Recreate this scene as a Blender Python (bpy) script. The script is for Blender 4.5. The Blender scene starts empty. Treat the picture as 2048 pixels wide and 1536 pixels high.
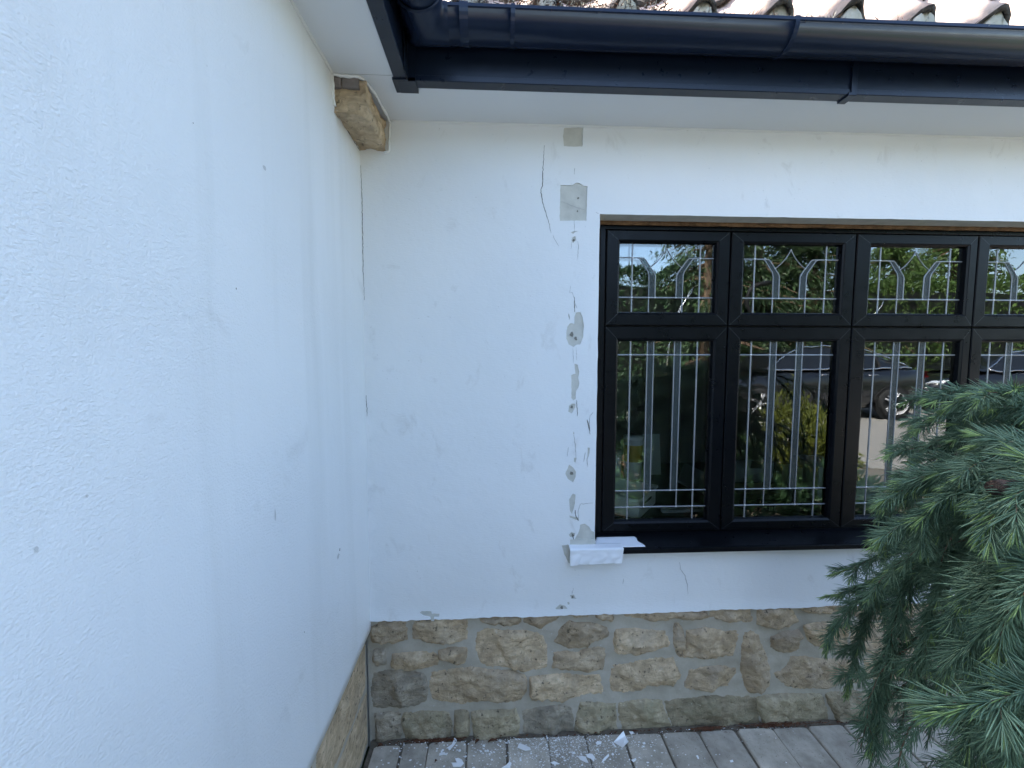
import bpy, bmesh, math, random
import numpy as np
from mathutils import Vector, Matrix, noise
from mathutils.geometry import delaunay_2d_cdt
random.seed(7); rng = np.random.default_rng(7)
R = math.radians
S = bpy.context.scene
C = S.collection

# ------------------------------------------------------------------ camera, sky, sun, exposure
F_PX, PITCH, YAW, ROLL = 840.0, 0.07222, 0.04904, 0.00099      # focal length in pixels of the 2048 px wide photograph
EYE = 1.5
def cam_axes(p, y, r):
    cp, sp, cy, sy, cr, sr = np.cos(p), np.sin(p), np.cos(y), np.sin(y), np.cos(r), np.sin(r)
    B = np.array([[1, 0, 0], [0, 0, -1], [0, 1, 0]], float)
    Y = np.array([[cy, 0, -sy], [0, 1, 0], [sy, 0, cy]])
    P = np.array([[1, 0, 0], [0, cp, -sp], [0, sp, cp]])
    Q = np.array([[cr, -sr, 0], [sr, cr, 0], [0, 0, 1]])
    return Q @ P @ Y @ B
AX = cam_axes(PITCH, YAW, ROLL)
cam = bpy.data.cameras.new('camera'); cam.sensor_width = 36.0; cam.lens = F_PX / 2048 * 36
cam.clip_start = 0.02; cam.clip_end = 600
co = bpy.data.objects.new('camera', cam); C.objects.link(co)
mw = Matrix(((AX[0][0], -AX[1][0], -AX[2][0], 0), (AX[0][1], -AX[1][1], -AX[2][1], 0), (AX[0][2], -AX[1][2], -AX[2][2], EYE), (0, 0, 0, 1)))
co.matrix_world = mw
S.camera = co

SUN_EL, SUN_AZ = R(52), R(-42)        # sun high behind the house, a little to the left
w = bpy.data.worlds.new('World'); S.world = w; w.use_nodes = True
wn = w.node_tree; bg = wn.nodes['Background']
sky = wn.nodes.new('ShaderNodeTexSky'); sky.sky_type = 'NISHITA'; sky.sun_disc = False
sky.sun_elevation = SUN_EL; sky.sun_rotation = SUN_AZ; sky.air_density = 1.0; sky.dust_density = 2.0; sky.ozone_density = 1.3
wn.links.new(sky.outputs[0], bg.inputs[0]); bg.inputs[1].default_value = 0.15
sl = bpy.data.lights.new('sun', 'SUN'); sl.energy = 4.2; sl.angle = R(0.53); sl.color = (1.0, 0.95, 0.87)
so = bpy.data.objects.new('sun', sl); C.objects.link(so)
sdir = Vector((math.cos(SUN_EL) * math.sin(SUN_AZ), math.cos(SUN_EL) * math.cos(SUN_AZ), math.sin(SUN_EL)))
so.rotation_euler = (-sdir).to_track_quat('-Z', 'Y').to_euler(); so.location = sdir * 20
S.view_settings.view_transform = 'Standard'; S.view_settings.look = 'None'
S.view_settings.gamma = 1.0; S.view_settings.use_curve_mapping = False
S.view_settings.exposure = 2.62
S.render.engine = 'CYCLES'
S.cycles.max_bounces = 10; S.cycles.diffuse_bounces = 6; S.cycles.transparent_max_bounces = 16

# ------------------------------------------------------------------ measuring helpers: a sight line of the photograph meets a real plane
def ray(px, py): return AX.T @ np.array([(px - 1024) / F_PX, (py - 768) / F_PX, 1.0])
def onY(px, py, Y): d = ray(px, py); k = Y / d[1]; return (d[0] * k, Y, d[2] * k + EYE)
def onZ(px, py, Z): d = ray(px, py); k = (Z - EYE) / d[2]; return (d[0] * k, d[1] * k, Z)
def onX(px, py, X): d = ray(px, py); k = X / d[0]; return (X, d[1] * k, d[2] * k + EYE)

D = 1.5494            # face of the back wall
FY = D + 0.075        # face of the window sashes
XL = -0.460           # face of the side wall
ZS = 2.3115           # underside of the soffit
ZP = 0.490            # top of the stone plinth

# ------------------------------------------------------------------ mesh helpers
def obj(name, verts, faces, mat=None, parent=None, smooth=False, mats=None, midx=None):
    me = bpy.data.meshes.new(name)
    me.from_pydata([tuple(v) for v in verts], [], [tuple(f) for f in faces])
    for m in (mats or ([mat] if mat else [])): me.materials.append(m)
    if midx is not None: me.polygons.foreach_set('material_index', midx)
    if smooth: me.polygons.foreach_set('use_smooth', [True] * len(me.polygons))
    me.update()
    o = bpy.data.objects.new(name, me); C.objects.link(o)
    if parent: o.parent = parent
    return o
def inst(name, me, parent=None, loc=(0, 0, 0), rot=(0, 0, 0), scale=(1, 1, 1)):
    o = bpy.data.objects.new(name, me); C.objects.link(o)
    o.location = loc; o.rotation_euler = rot; o.scale = scale
    if parent: o.parent = parent
    return o
def empty(name, label, cat, group=None):
    o = bpy.data.objects.new(name, None); C.objects.link(o); o.empty_display_size = 0.1
    return tag(o, label, cat, group)
def tag(o, label, cat, group=None):
    o['label'] = label; o['category'] = cat
    if group: o['group'] = group
    return o
def struct(o): o['kind'] = 'structure'; return o
def part(o, label): o['label'] = label; return o

class MB:
    def __init__(s): s.v = []; s.f = []; s.m = []
    def add(s, v, f, m=0):
        b = len(s.v); s.v += [tuple(q) for q in v]; s.f += [tuple(i + b for i in q) for q in f]; s.m += [m] * len(f); return s
    def box(s, x0, x1, y0, y1, z0, z1, m=0):
        v = [(x, y, z) for z in (z0, z1) for y in (y0, y1) for x in (x0, x1)]
        return s.add(v, [(0, 2, 3, 1), (4, 5, 7, 6), (0, 1, 5, 4), (2, 6, 7, 3), (0, 4, 6, 2), (1, 3, 7, 5)], m)
    def tube(s, pts, rad, n=8, m=0, cap=True):
        pts = [Vector(p) for p in pts]; k = len(pts)
        rad = rad if hasattr(rad, '__len__') else [rad] * k
        rings = []; up = Vector((0.13, 0.21, 0.97))
        for i, p in enumerate(pts):
            t = (pts[min(i + 1, k - 1)] - pts[max(i - 1, 0)]).normalized()
            a = t.cross(up)
            if a.length < 1e-3: a = t.cross(Vector((1, 0, 0)))
            a.normalize(); b = t.cross(a)
            rings.append([p + (a * math.cos(2 * math.pi * j / n) + b * math.sin(2 * math.pi * j / n)) * rad[i] for j in range(n)])
        v = [q for r_ in rings for q in r_]; f = []
        for i in range(k - 1):
            for j in range(n):
                f.append((i * n + j, i * n + (j + 1) % n, (i + 1) * n + (j + 1) % n, (i + 1) * n + j))
        if cap: f.append(tuple(range(n))[::-1]); f.append(tuple((k - 1) * n + j for j in range(n)))
        return s.add(v, f, m)
    def lathe(s, prof, c, n=24, m=0):
        v = [(c[0] + r_ * math.cos(2 * math.pi * j / n), c[1] + r_ * math.sin(2 * math.pi * j / n), c[2] + z) for r_, z in prof for j in range(n)]
        f = [(i * n + j, i * n + (j + 1) % n, (i + 1) * n + (j + 1) % n, (i + 1) * n + j) for i in range(len(prof) - 1) for j in range(n)]
        return s.add(v, f, m)
    def build(s, name, mat=None, parent=None, smooth=False, mats=None, bevel=0, seg=2):
        o = obj(name, s.v, s.f, mat, parent, smooth, mats, s.m if mats else None)
        if bevel:
            b = o.modifiers.new('bevel', 'BEVEL'); b.width = bevel; b.segments = seg; b.limit_method = 'ANGLE'; b.angle_limit = R(40)
        return o

def fractal(p, o=4, l=2.1, g=0.5):
    a = 1.0; t = 0.0
    for i in range(o):
        t += a * noise.noise(p); p = p * l; a *= g
    return t
def inpoly(P, poly):
    P = np.asarray(P, float).reshape(-1, 2); x, y = P[:, 0], P[:, 1]; ins = np.zeros(len(P), bool)
    q = np.asarray(poly, float)
    for a, b in zip(q, np.roll(q, -1, 0)):
        c = ((a[1] > y) != (b[1] > y))
        if abs(b[1] - a[1]) > 1e-12: ins ^= c & (x < (b[0] - a[0]) * (y - a[1]) / (b[1] - a[1]) + a[0])
    return ins
def edgedist(P, poly):
    P = np.asarray(P, float).reshape(-1, 2); q = np.asarray(poly, float); best = np.full(len(P), 1e9)
    for a, b in zip(q, np.roll(q, -1, 0)):
        e = b - a; L = max(e @ e, 1e-12); t = np.clip(((P - a) @ e) / L, 0, 1)
        best = np.minimum(best, np.hypot(*(P - a - t[:, None] * e).T))
    return best
def resample(poly, step, jit=0, closed=True, seed=0):
    rr = random.Random(seed); out = []; n = len(poly)
    for i in range(n if closed else n - 1):
        a = np.array(poly[i], float); b = np.array(poly[(i + 1) % n], float); k = max(1, int(round(np.linalg.norm(b - a) / step)))
        for j in range(k):
            p = a + (b - a) * j / k
            out.append(p + (np.array([rr.gauss(0, jit), rr.gauss(0, jit)]) if jit else 0))
    if not closed: out.append(np.array(poly[-1], float))
    return out
def chaikin(poly, closed=True):
    out = []; n = len(poly)
    for i in range(n):
        a = np.array(poly[i], float); b = np.array(poly[(i + 1) % n], float)
        out += [a * .78 + b * .22, a * .22 + b * .78]
    return out
def cdt(loops, pts):
    vs = []; es = []
    for lp in loops:
        b = len(vs); vs += [Vector((float(p[0]), float(p[1]))) for p in lp]; k = len(lp)
        es += [(b + i, b + (i + 1) % k) for i in range(k)]
    vs += [Vector((float(p[0]), float(p[1]))) for p in pts]
    r_ = delaunay_2d_cdt(vs, es, [], 0, 1e-6)
    return np.array([(v.x, v.y) for v in r_[0]]), [tuple(f) for f in r_[2]]

# ------------------------------------------------------------------ materials
def mat(name, col, rough=0.6, spec=0.5, metal=0.0, coat=0.0):
    m = bpy.data.materials.new(name); m.use_nodes = True; b = m.node_tree.nodes['Principled BSDF']
    b.inputs['Base Color'].default_value = (*col, 1); b.inputs['Roughness'].default_value = rough
    b.inputs['Specular IOR Level'].default_value = spec; b.inputs['Metallic'].default_value = metal
    if coat: b.inputs['Coat Weight'].default_value = coat; b.inputs['Coat Roughness'].default_value = 0.03
    return m
class NT:
    def __init__(s, m): s.t = m.node_tree; s.n = s.t.nodes; s.b = s.n['Principled BSDF']
    def node(s, t, **k):
        n = s.n.new(t)
        for a, v in k.items(): setattr(n, a, v)
        return n
    def link(s, a, b): s.t.links.new(a, b)
    def coord(s, scale=(1, 1, 1), kind='Object', rot=(0, 0, 0)):
        c = s.node('ShaderNodeTexCoord'); mp = s.node('ShaderNodeMapping'); mp.inputs['Scale'].default_value = scale; mp.inputs['Rotation'].default_value = rot
        s.link(c.outputs[kind], mp.inputs[0]); return mp.outputs[0]
    def noise(s, vec, scale, detail=5, rough=0.55, dist=0.0):
        n = s.node('ShaderNodeTexNoise'); n.inputs['Scale'].default_value = scale; n.inputs['Detail'].default_value = detail
        n.inputs['Roughness'].default_value = rough; n.inputs['Distortion'].default_value = dist; s.link(vec, n.inputs['Vector']); return n.outputs['Fac']
    def ramp(s, fac, stops):
        r_ = s.node('ShaderNodeValToRGB'); e = r_.color_ramp.elements
        while len(e) < len(stops): e.new(0.5)
        for i, (p, c) in enumerate(stops): e[i].position = p; e[i].color = (*c, 1) if len(c) == 3 else c
        s.link(fac, r_.inputs[0]); return r_.outputs[0]
    def mix(s, fac, a, b, kind='MIX'):
        m = s.node('ShaderNodeMix', data_type='RGBA', blend_type=kind)
        if isinstance(fac, (int, float)): m.inputs[0].default_value = fac
        else: s.link(fac, m.inputs[0])
        for q, i in ((a, 6), (b, 7)):
            if isinstance(q, tuple): m.inputs[i].default_value = (*q, 1)
            else: s.link(q, m.inputs[i])
        return m.outputs[2]
    def math(s, op, a, b=0.0):
        m = s.node('ShaderNodeMath', operation=op)
        for q, i in ((a, 0), (b, 1)):
            if isinstance(q, (int, float)): m.inputs[i].default_value = q
            else: s.link(q, m.inputs[i])
        return m.outputs[0]
    def bump(s, h, strength=0.5, dist=0.01, prev=None):
        b = s.node('ShaderNodeBump'); b.inputs['Strength'].default_value = strength; b.inputs['Distance'].default_value = dist
        s.link(h, b.inputs['Height'])
        if prev is not None: s.link(prev, b.inputs['Normal'])
        return b.outputs[0]
    def color(s, o): s.link(o, s.b.inputs['Base Color'])
    def normal(s, o): s.link(o, s.b.inputs['Normal'])
    def rough(s, o): s.link(o, s.b.inputs['Roughness'])
def g3(v): return (v, v, v)

def m_paint_back():
    m = mat('white_masonry_paint', (.78, .78, .77), .55, .3); t = NT(m); v = t.coord()
    big = t.noise(v, 1.7, 3); mid = t.noise(v, 9, 4, .6); fine = t.noise(t.coord((60, 60, 260)), 1, 4)
    sm = t.noise(t.coord((5, 5, 3)), 2.3, 5, .65, .6)
    c = t.ramp(big, [(.3, (.74, .745, .74)), (.7, (.80, .80, .79))])
    c = t.mix(t.ramp(sm, [(.60, g3(0)), (.78, g3(1))]), c, (.64, .63, .61)); 
    speck = t.noise(v, 130, 2, .5)
    c = t.mix(t.ramp(speck, [(.74, g3(0)), (.80, g3(.6))]), c, (.42, .41, .39))
    t.color(c)
    n = t.bump(mid, .35, .008); n = t.bump(fine, .4, .0016, n); n = t.bump(t.noise(v, 330, 3), .25, .0007, n); t.normal(n); return m
def m_paint_side():
    m = mat('white_textured_masonry_paint', (.79, .79, .78), .5, .35); t = NT(m); v = t.coord()
    big = t.noise(v, 1.3, 3); warp = t.noise(v, 2.2, 3, .5)
    c = t.ramp(big, [(.3, (.755, .76, .755)), (.7, (.81, .81, .80))])
    speck = t.noise(v, 70, 2, .5); c = t.mix(t.ramp(speck, [(.80, g3(0)), (.84, g3(.6))]), c, (.45, .44, .42)); stk = t.noise(t.coord((1, 9, .5)), 1, 5, .6); c = t.mix(t.ramp(stk, [(.52, g3(0)), (.75, g3(.5))]), c, (.68, .68, .66))
    sm = t.noise(v, 6, 4, .6, .5); c = t.mix(t.ramp(sm, [(.66, g3(0)), (.8, g3(.8))]), c, (.66, .655, .64)); t.color(c)
    wr = t.noise(t.coord((1, 95, 210), rot=(R(8), 0, 0)), 1, 3, .55, .8)       # short trowel wrinkles
    peb = t.noise(v, 260, 3, .6); mask = t.ramp(t.noise(v, 3.1, 3), [(.36, g3(.15)), (.62, g3(1))])
    h = t.math('ADD', t.math('MULTIPLY', wr, mask), t.math('MULTIPLY', peb, .55))
    n = t.bump(t.noise(v, 5, 3), .35, .012); n = t.bump(h, .62, .0036, n)
    st = t.noise(t.coord((1, 30, 420), rot=(R(62), 0, 0)), 1, 2); sk = t.ramp(st, [(.66, g3(0)), (.74, g3(1))])
    n = t.bump(sk, .12, .001, n); t.normal(n); return m
def m_plaster():
    m = mat('bare_plaster_and_lintel_shade', (.40, .39, .34), .9, .2); t = NT(m); v = t.coord()
    c = t.ramp(t.noise(v, 24, 5, .6), [(.3, (.49, .48, .43)), (.7, (.60, .585, .525))]); t.color(c)
    t.normal(t.bump(t.noise(v, 180, 4), .5, .0015)); return m
def m_stone(name, lo, mid, hi, tint, tf):
    m = mat(name, mid, .9, .2); t = NT(m); v = t.coord()
    oi = t.node('ShaderNodeObjectInfo')
    add = t.node('ShaderNodeVectorMath', operation='ADD'); t.link(v, add.inputs[0]); t.link(oi.outputs['Random'], add.inputs[1]); v = add.outputs[0]
    c = t.ramp(t.noise(v, 16, 6, .62, .5), [(.30, lo), (.5, mid), (.68, hi)])
    c = t.mix(t.ramp(t.noise(t.coord((14, 14, 46)), 1, 4, .6, 1.2), [(.42, g3(0)), (.66, g3(.75))]), c, tuple(k * .62 for k in mid))
    h = t.node('ShaderNodeHueSaturation'); h.inputs['Saturation'].default_value = .9
    t.link(t.math('ADD', t.math('MULTIPLY', oi.outputs['Random'], .45), .78), h.inputs['Value']); t.link(c, h.inputs['Color']); c = h.outputs[0]
    c = t.mix(t.ramp(t.noise(v, 7, 5, .65, .4), [(.5 - tf, g3(0)), (.78 - tf, g3(.9))]), c, tint)
    c = t.mix(t.ramp(t.noise(v, 95, 2), [(.68, g3(0)), (.74, g3(.55))]), c, (.55, .50, .42))
    c = t.mix(t.ramp(t.noise(v, 60, 3), [(.28, g3(.85)), (.39, g3(0))]), c, (.10, .08, .055))
    t.color(c)
    n = t.bump(t.noise(v, 34, 5, .65, .6), 1.0, .010); n = t.bump(t.noise(v, 150, 5, .65), 1.0, .0035, n); t.normal(n); return m
def m_mortar():
    m = mat('grey_lime_mortar', (.33, .33, .31), .9, .2); t = NT(m); v = t.coord()
    c = t.ramp(t.noise(v, 9, 5, .6), [(.3, (.38, .335, .265)), (.7, (.50, .45, .37))])
    c = t.mix(t.ramp(t.noise(v, 120, 2), [(.70, g3(0)), (.76, g3(.5))]), c, (.6, .6, .57)); t.color(c)
    n = t.bump(t.noise(v, 28, 4), .6, .006); n = t.bump(t.noise(v, 260, 4), .5, .001, n); t.normal(n); return m
def m_paver():
    m = mat('buff_concrete_paver', (.25, .22, .18), .85, .25); t = NT(m); v = t.coord(kind='Object'); oi = t.node('ShaderNodeObjectInfo')
    w_ = t.node('ShaderNodeVectorMath', operation='ADD'); t.link(v, w_.inputs[0]); t.link(oi.outputs['Random'], w_.inputs[1]); v = w_.outputs[0]
    c = t.ramp(t.noise(v, 14, 5, .6), [(.3, (.34, .30, .24)), (.7, (.60, .54, .45))])
    h = t.node('ShaderNodeHueSaturation'); t.link(t.math('ADD', t.math('MULTIPLY', oi.outputs['Random'], .35), .82), h.inputs['Value']); t.link(c, h.inputs['Color']); c = h.outputs[0]
    c = t.mix(t.ramp(t.noise(v, 210, 2), [(.62, g3(0)), (.72, g3(.5))]), c, (.42, .40, .36))
    c = t.mix(t.ramp(t.noise(v, 160, 2), [(.26, g3(.7)), (.36, g3(0))]), c, (.09, .08, .065)); t.color(c)
    n = t.bump(t.noise(v, 300, 4, .6), .5, .0012); n = t.bump(t.noise(v, 25, 3), .4, .004, n); t.normal(n); return m
def m_black(name, rough, grain=True, col=(.010, .011, .013), dust=.25, spec=.5):
    m = mat(name, col, rough, spec); t = NT(m); v = t.coord()
    t.rough(t.ramp(t.noise(v, 22, 5, .7), [(.3, g3(rough * .85)), (.75, g3(rough * 1.25))]))
    c = t.mix(t.ramp(t.noise(v, 5, 5, .7), [(.45, g3(0)), (.8, g3(dust))]), col, (.06, .065, .07)); t.color(c)
    if grain: t.normal(t.bump(t.noise(t.coord((6, 60, 60)), 8, 4), .12, .0008))
    else: t.normal(t.bump(t.noise(v, 3.0, 2), .06, .01))
    return m
def m_tile():
    m = mat('weathered_clay_tile', (.46, .25, .17), .85, .2); t = NT(m); v = t.coord(); oi = t.node('ShaderNodeObjectInfo')
    w_ = t.node('ShaderNodeVectorMath', operation='ADD'); t.link(v, w_.inputs[0]); t.link(oi.outputs['Random'], w_.inputs[1]); v = w_.outputs[0]
    c = t.ramp(t.noise(v, 12, 5, .6), [(.25, (.42, .28, .22)), (.5, (.54, .40, .32)), (.75, (.62, .50, .42))])
    c = t.mix(t.ramp(t.noise(v, 20, 6, .7, .4), [(.49, g3(0)), (.64, g3(.8))]), c, (.30, .27, .235)); t.color(c)
    t.normal(t.bump(t.noise(v, 120, 5, .65), .6, .003)); return m
def m_noisy(name, a, b, scale, rough=.85, bump=.4, bd=.003, spec=.2):
    m = mat(name, a, rough, spec); t = NT(m); v = t.coord()
    t.color(t.ramp(t.noise(v, scale, 5, .6), [(.3, a), (.7, b)])); t.normal(t.bump(t.noise(v, scale * 5, 4), bump, bd)); return m
def m_glass():
    m = bpy.data.materials.new('clear_window_glass'); m.use_nodes = True; t = NT(m)
    v = t.coord((1, 1, 1)); wob = t.bump(t.noise(v, 7, 2, .4), .10, .004)
    gl = t.node('ShaderNodeBsdfGlossy'); gl.inputs['Roughness'].default_value = 0.0; gl.inputs['Color'].default_value = (.93, .97, .98, 1); t.link(wob, gl.inputs['Normal'])
    tr = t.node('ShaderNodeBsdfTransparent'); tr.inputs[0].default_value = (.93, .96, .95, 1)
    fr = t.node('ShaderNodeFresnel'); fr.inputs['IOR'].default_value = 2.05
    mx = t.node('ShaderNodeMixShader'); t.link(fr.outputs[0], mx.inputs[0]); t.link(tr.outputs[0], mx.inputs[1]); t.link(gl.outputs[0], mx.inputs[2])
    t.link(mx.outputs[0], t.n['Material Output'].inputs['Surface']); t.n.remove(t.b); return m
def m_texglass():
    m = bpy.data.materials.new('obscured_textured_glass'); m.use_nodes = True; t = NT(m); b = t.b
    b.inputs['Base Color'].default_value = (.055, .07, .07, 1); b.inputs['Roughness'].default_value = .32
    t.normal(t.bump(t.noise(t.coord(), 420, 3), .6, .002))
    tr = t.node('ShaderNodeBsdfTransparent'); tr.inputs[0].default_value = (.5, .56, .55, 1)
    mx = t.node('ShaderNodeMixShader'); mx.inputs[0].default_value = .55; t.link(tr.outputs[0], mx.inputs[1]); t.link(b.outputs[0], mx.inputs[2])
    t.link(mx.outputs[0], t.n['Material Output'].inputs['Surface']); return m
def m_leaf(name, a, b, trans=.0):
    m = mat(name, a, .5, .35); t = NT(m)
    at = t.node('ShaderNodeAttribute', attribute_name='shade'); c = t.ramp(at.outputs['Fac'], [(0, a), (1, b)]); t.color(c)
    if trans:
        tl = t.node('ShaderNodeBsdfTranslucent'); t.link(c, tl.inputs[0]); mx = t.node('ShaderNodeMixShader'); mx.inputs[0].default_value = trans
        t.link(t.b.outputs[0], mx.inputs[1]); t.link(tl.outputs[0], mx.inputs[2]); t.link(mx.outputs[0], t.n['Material Output'].inputs['Surface'])
    return m

M = dict(
    paint=m_paint_back(), side=m_paint_side(), plaster=m_plaster(), mortar=m_mortar(), paver=m_paver(),
    stone=m_stone('buff_sandstone', (.34, .24, .14), (.54, .395, .235), (.68, .52, .335), (.42, .34, .25), .02),
    mossy=m_stone('algae_stained_sandstone', (.30, .24, .145), (.44, .35, .215), (.55, .45, .30), (.30, .27, .175), .03),
    grim=m_stone('sooty_grey_sandstone', (.28, .235, .17), (.42, .345, .245), (.54, .45, .325), (.24, .215, .17), .03),
    frame=m_black('black_window_foil', .30, True, (.003, .0036, .005), .03, .17), fascia=m_black('black_fascia_board', .30, False, (.006, .011, .024), .05, .42), gutter=m_black('glossy_black_gutter', .22, False, (.012, .020, .043), .12, .22),  # fascia and gutter: blue of the reflected sky put into the base colour
    gap=mat('deep_black_gasket', (.004, .004, .004), .7), lead=mat('dull_lead_came', (.27, .275, .28), .45, .5, .5), solder=mat('bright_solder', (.50, .50, .50), .3, .5, .6),
    glass=m_glass(), texglass=m_texglass(), soffit=mat('white_plastic_soffit', (.70, .71, .72), .35, .4), trim=mat('white_caulk', (.74, .74, .72), .5),
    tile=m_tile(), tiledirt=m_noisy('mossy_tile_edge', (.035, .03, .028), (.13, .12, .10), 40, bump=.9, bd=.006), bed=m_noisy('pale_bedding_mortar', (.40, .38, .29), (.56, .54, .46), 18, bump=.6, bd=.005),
    wood=m_noisy('raw_brown_packing', (.085, .045, .024), (.24, .135, .07), 30, bump=.8, bd=.004), crack=mat('dark_hairline', (.17, .165, .15), .95, .1), hair=mat('faint_hairline', (.34, .335, .32), .95, .1), hole=mat('deep_chip', (.20, .19, .165), .95, .1),
    tape=mat('white_tape', (.80, .81, .83), .32, .5), flake=mat('white_paint_flake', (.90, .90, .89), .6, .3), leaflit=m_noisy('dead_leaf_brown', (.055, .02, .012), (.16, .075, .04), 40),
    bark=m_noisy('cedar_bark', (.11, .07, .045), (.24, .165, .11), 60, bump=.8, bd=.003), needle=m_leaf('cedar_needle', (.050, .105, .060), (.23, .345, .205), .12), young=m_leaf('young_cedar_needle', (.24, .38, .13), (.42, .56, .22), .2),
    conifer=m_leaf('conifer_foliage', (.018, .045, .018), (.075, .13, .045), .15), hedge=m_leaf('hedge_foliage', (.012, .035, .016), (.04, .085, .03), .1), golden=m_leaf('golden_foliage', (.06, .085, .015), (.17, .185, .03), .2), broad=m_leaf('broadleaf_foliage', (.04, .09, .02), (.13, .21, .05), .25),
    ground=m_noisy('dull_grass_ground', (.05, .075, .03), (.11, .12, .06), 3), drive=m_noisy('pale_buff_drive', (.25, .24, .22), (.33, .315, .29), 20),
    jointsand=m_noisy('dark_joint_sand', (.10, .085, .065), (.20, .165, .125), 60, bump=.9, bd=.004),
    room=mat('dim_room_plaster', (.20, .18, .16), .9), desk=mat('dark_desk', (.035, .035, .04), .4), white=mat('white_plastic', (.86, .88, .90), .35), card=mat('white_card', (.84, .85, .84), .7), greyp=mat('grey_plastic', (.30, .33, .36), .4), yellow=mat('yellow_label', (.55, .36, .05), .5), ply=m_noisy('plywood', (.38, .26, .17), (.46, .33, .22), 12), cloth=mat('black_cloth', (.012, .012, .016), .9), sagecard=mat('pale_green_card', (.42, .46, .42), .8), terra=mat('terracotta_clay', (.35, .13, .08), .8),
    car=mat('black_car_paint', (.006, .007, .010), .2, .5, 0, 1.0), carglass=mat('dark_car_glass', (.01, .012, .014), .03, .8), chrome=mat('chrome', (.8, .8, .82), .12, .5, 1.0), alloy=mat('silver_alloy', (.75, .75, .77), .3, .5, .4), tyre=mat('black_rubber', (.015, .015, .015), .8), redlamp=mat('red_tail_lamp', (.45, .01, .015), .15, .6), lamp=mat('clear_headlamp', (.75, .78, .8), .08, .8, .4), brickred=m_noisy('brown_fence_timber', (.10, .06, .04), (.2, .13, .09), 6),
)

# zoom windows used when measuring the photograph: (origin x, origin y, scale)
Z8 = (600, 1180, 4.096); Z9 = (1060, 1180, 4.096); ZC = (1500, 1190, 5.12); Z2 = (1040, 230, 5.12); Z3 = (1060, 560, 5.12); Z4 = (1060, 840, 3.84); ZW = (1180, 780, 3.657)
def wallpoly(z, pts, Y=D):
    out = []
    for x, y in pts:
        p = onY(z[0] + x / z[2], z[1] + y / z[2], Y); out.append((p[0], p[2]))
    return out

# ------------------------------------------------------------------ the setting: ground, drive, paving base
struct(obj('ground', [(-120, -160, -.06), (120, -160, -.06), (120, 60, -.06), (-120, 60, -.06)], [(0, 1, 2, 3)], M['ground']))
struct(MB().box(-8, 40, -9.2, -1.9, -.10, -.02).build('driveway', M['drive']))

pav = struct(obj('pavement', [(-.47, -1.9, -.006), (9, -1.9, -.006), (9, D + .02, -.006), (-.47, D + .02, -.006)], [(0, 1, 2, 3)], M['jointsand']))
def paver_mesh(wd, ln, seed):
    rr = random.Random(seed); rad = .016; pts = []
    for cx, cy, a0 in ((wd - rad, ln - rad, 0), (rad, ln - rad, 90), (rad, rad, 180), (wd - rad, rad, 270)):
        for k in range(4):
            a = R(a0 + 30 * k); pts.append((cx + rad * math.cos(a) + rr.gauss(0, .0007), cy + rad * math.sin(a) + rr.gauss(0, .0007)))
    n = len(pts); v = []; f = []; cx, cy = wd / 2, ln / 2
    for ins, z in ((0, -.05), (0, -.008), (.0025, -.003), (.007, 0.0)):
        for x, y in pts:
            d = math.hypot(x - cx, y - cy); v.append((x - (x - cx) / d * ins, y - (y - cy) / d * ins, z))
    for k in range(3):
        for j in range(n): f.append((k * n + j, k * n + (j + 1) % n, (k + 1) * n + (j + 1) % n, (k + 1) * n + j))
    f.append(tuple(3 * n + j for j in range(n)))
    me = bpy.data.meshes.new('paver'); me.from_pydata(v, [], f); me.materials.append(M['paver']); me.polygons.foreach_set('use_smooth', [i < 3 * n for i in range(len(f))]); return me
joints = [748, 807, 857, 935, 1014, 1093.5, 1169, 1245, 1320, 1393, 1468, 1539, 1609, 1680, 1757, 1822, 1895, 1970, 2042]
jx = [onY(p, 1480 - (p - 750) * .043, D - .006)[0] for p in joints]
while jx[-1] < 3.2: jx.append(jx[-1] + random.choice((.15, .15, .10)))
rowlen = .205; gapj = .004
cache = {}
def paver_of(wd, ln):
    k = (round(wd, 2), round(ln, 2)); cache.setdefault(k, []);
    if len(cache[k]) < 3: cache[k].append(paver_mesh(k[0] - gapj, k[1] - gapj, len(cache) * 7 + len(cache[k])))
    return random.choice(cache[k]), k
for i in range(len(jx) - 1):
    me, k = paver_of(jx[i + 1] - jx[i], rowlen)
    inst('paver', me, pav, (jx[i] + gapj / 2, D - .004 - rowlen, random.gauss(0, .0015)), (random.gauss(0, .006), random.gauss(0, .006), random.gauss(0, .004)))
yrow = D - .004 - rowlen
while yrow > -.9:
    ln = random.choice((.15, .15, .20)); yrow -= ln; x = -.46 + random.random() * .05
    while x < 2.9:
        wd = random.choice((.10, .15, .15, .20, .20)); me, k = paver_of(wd, ln)
        inst('paver', me, pav, (x, yrow, random.gauss(0, .0015)), (random.gauss(0, .004), random.gauss(0, .004), 0)); x += wd
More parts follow.
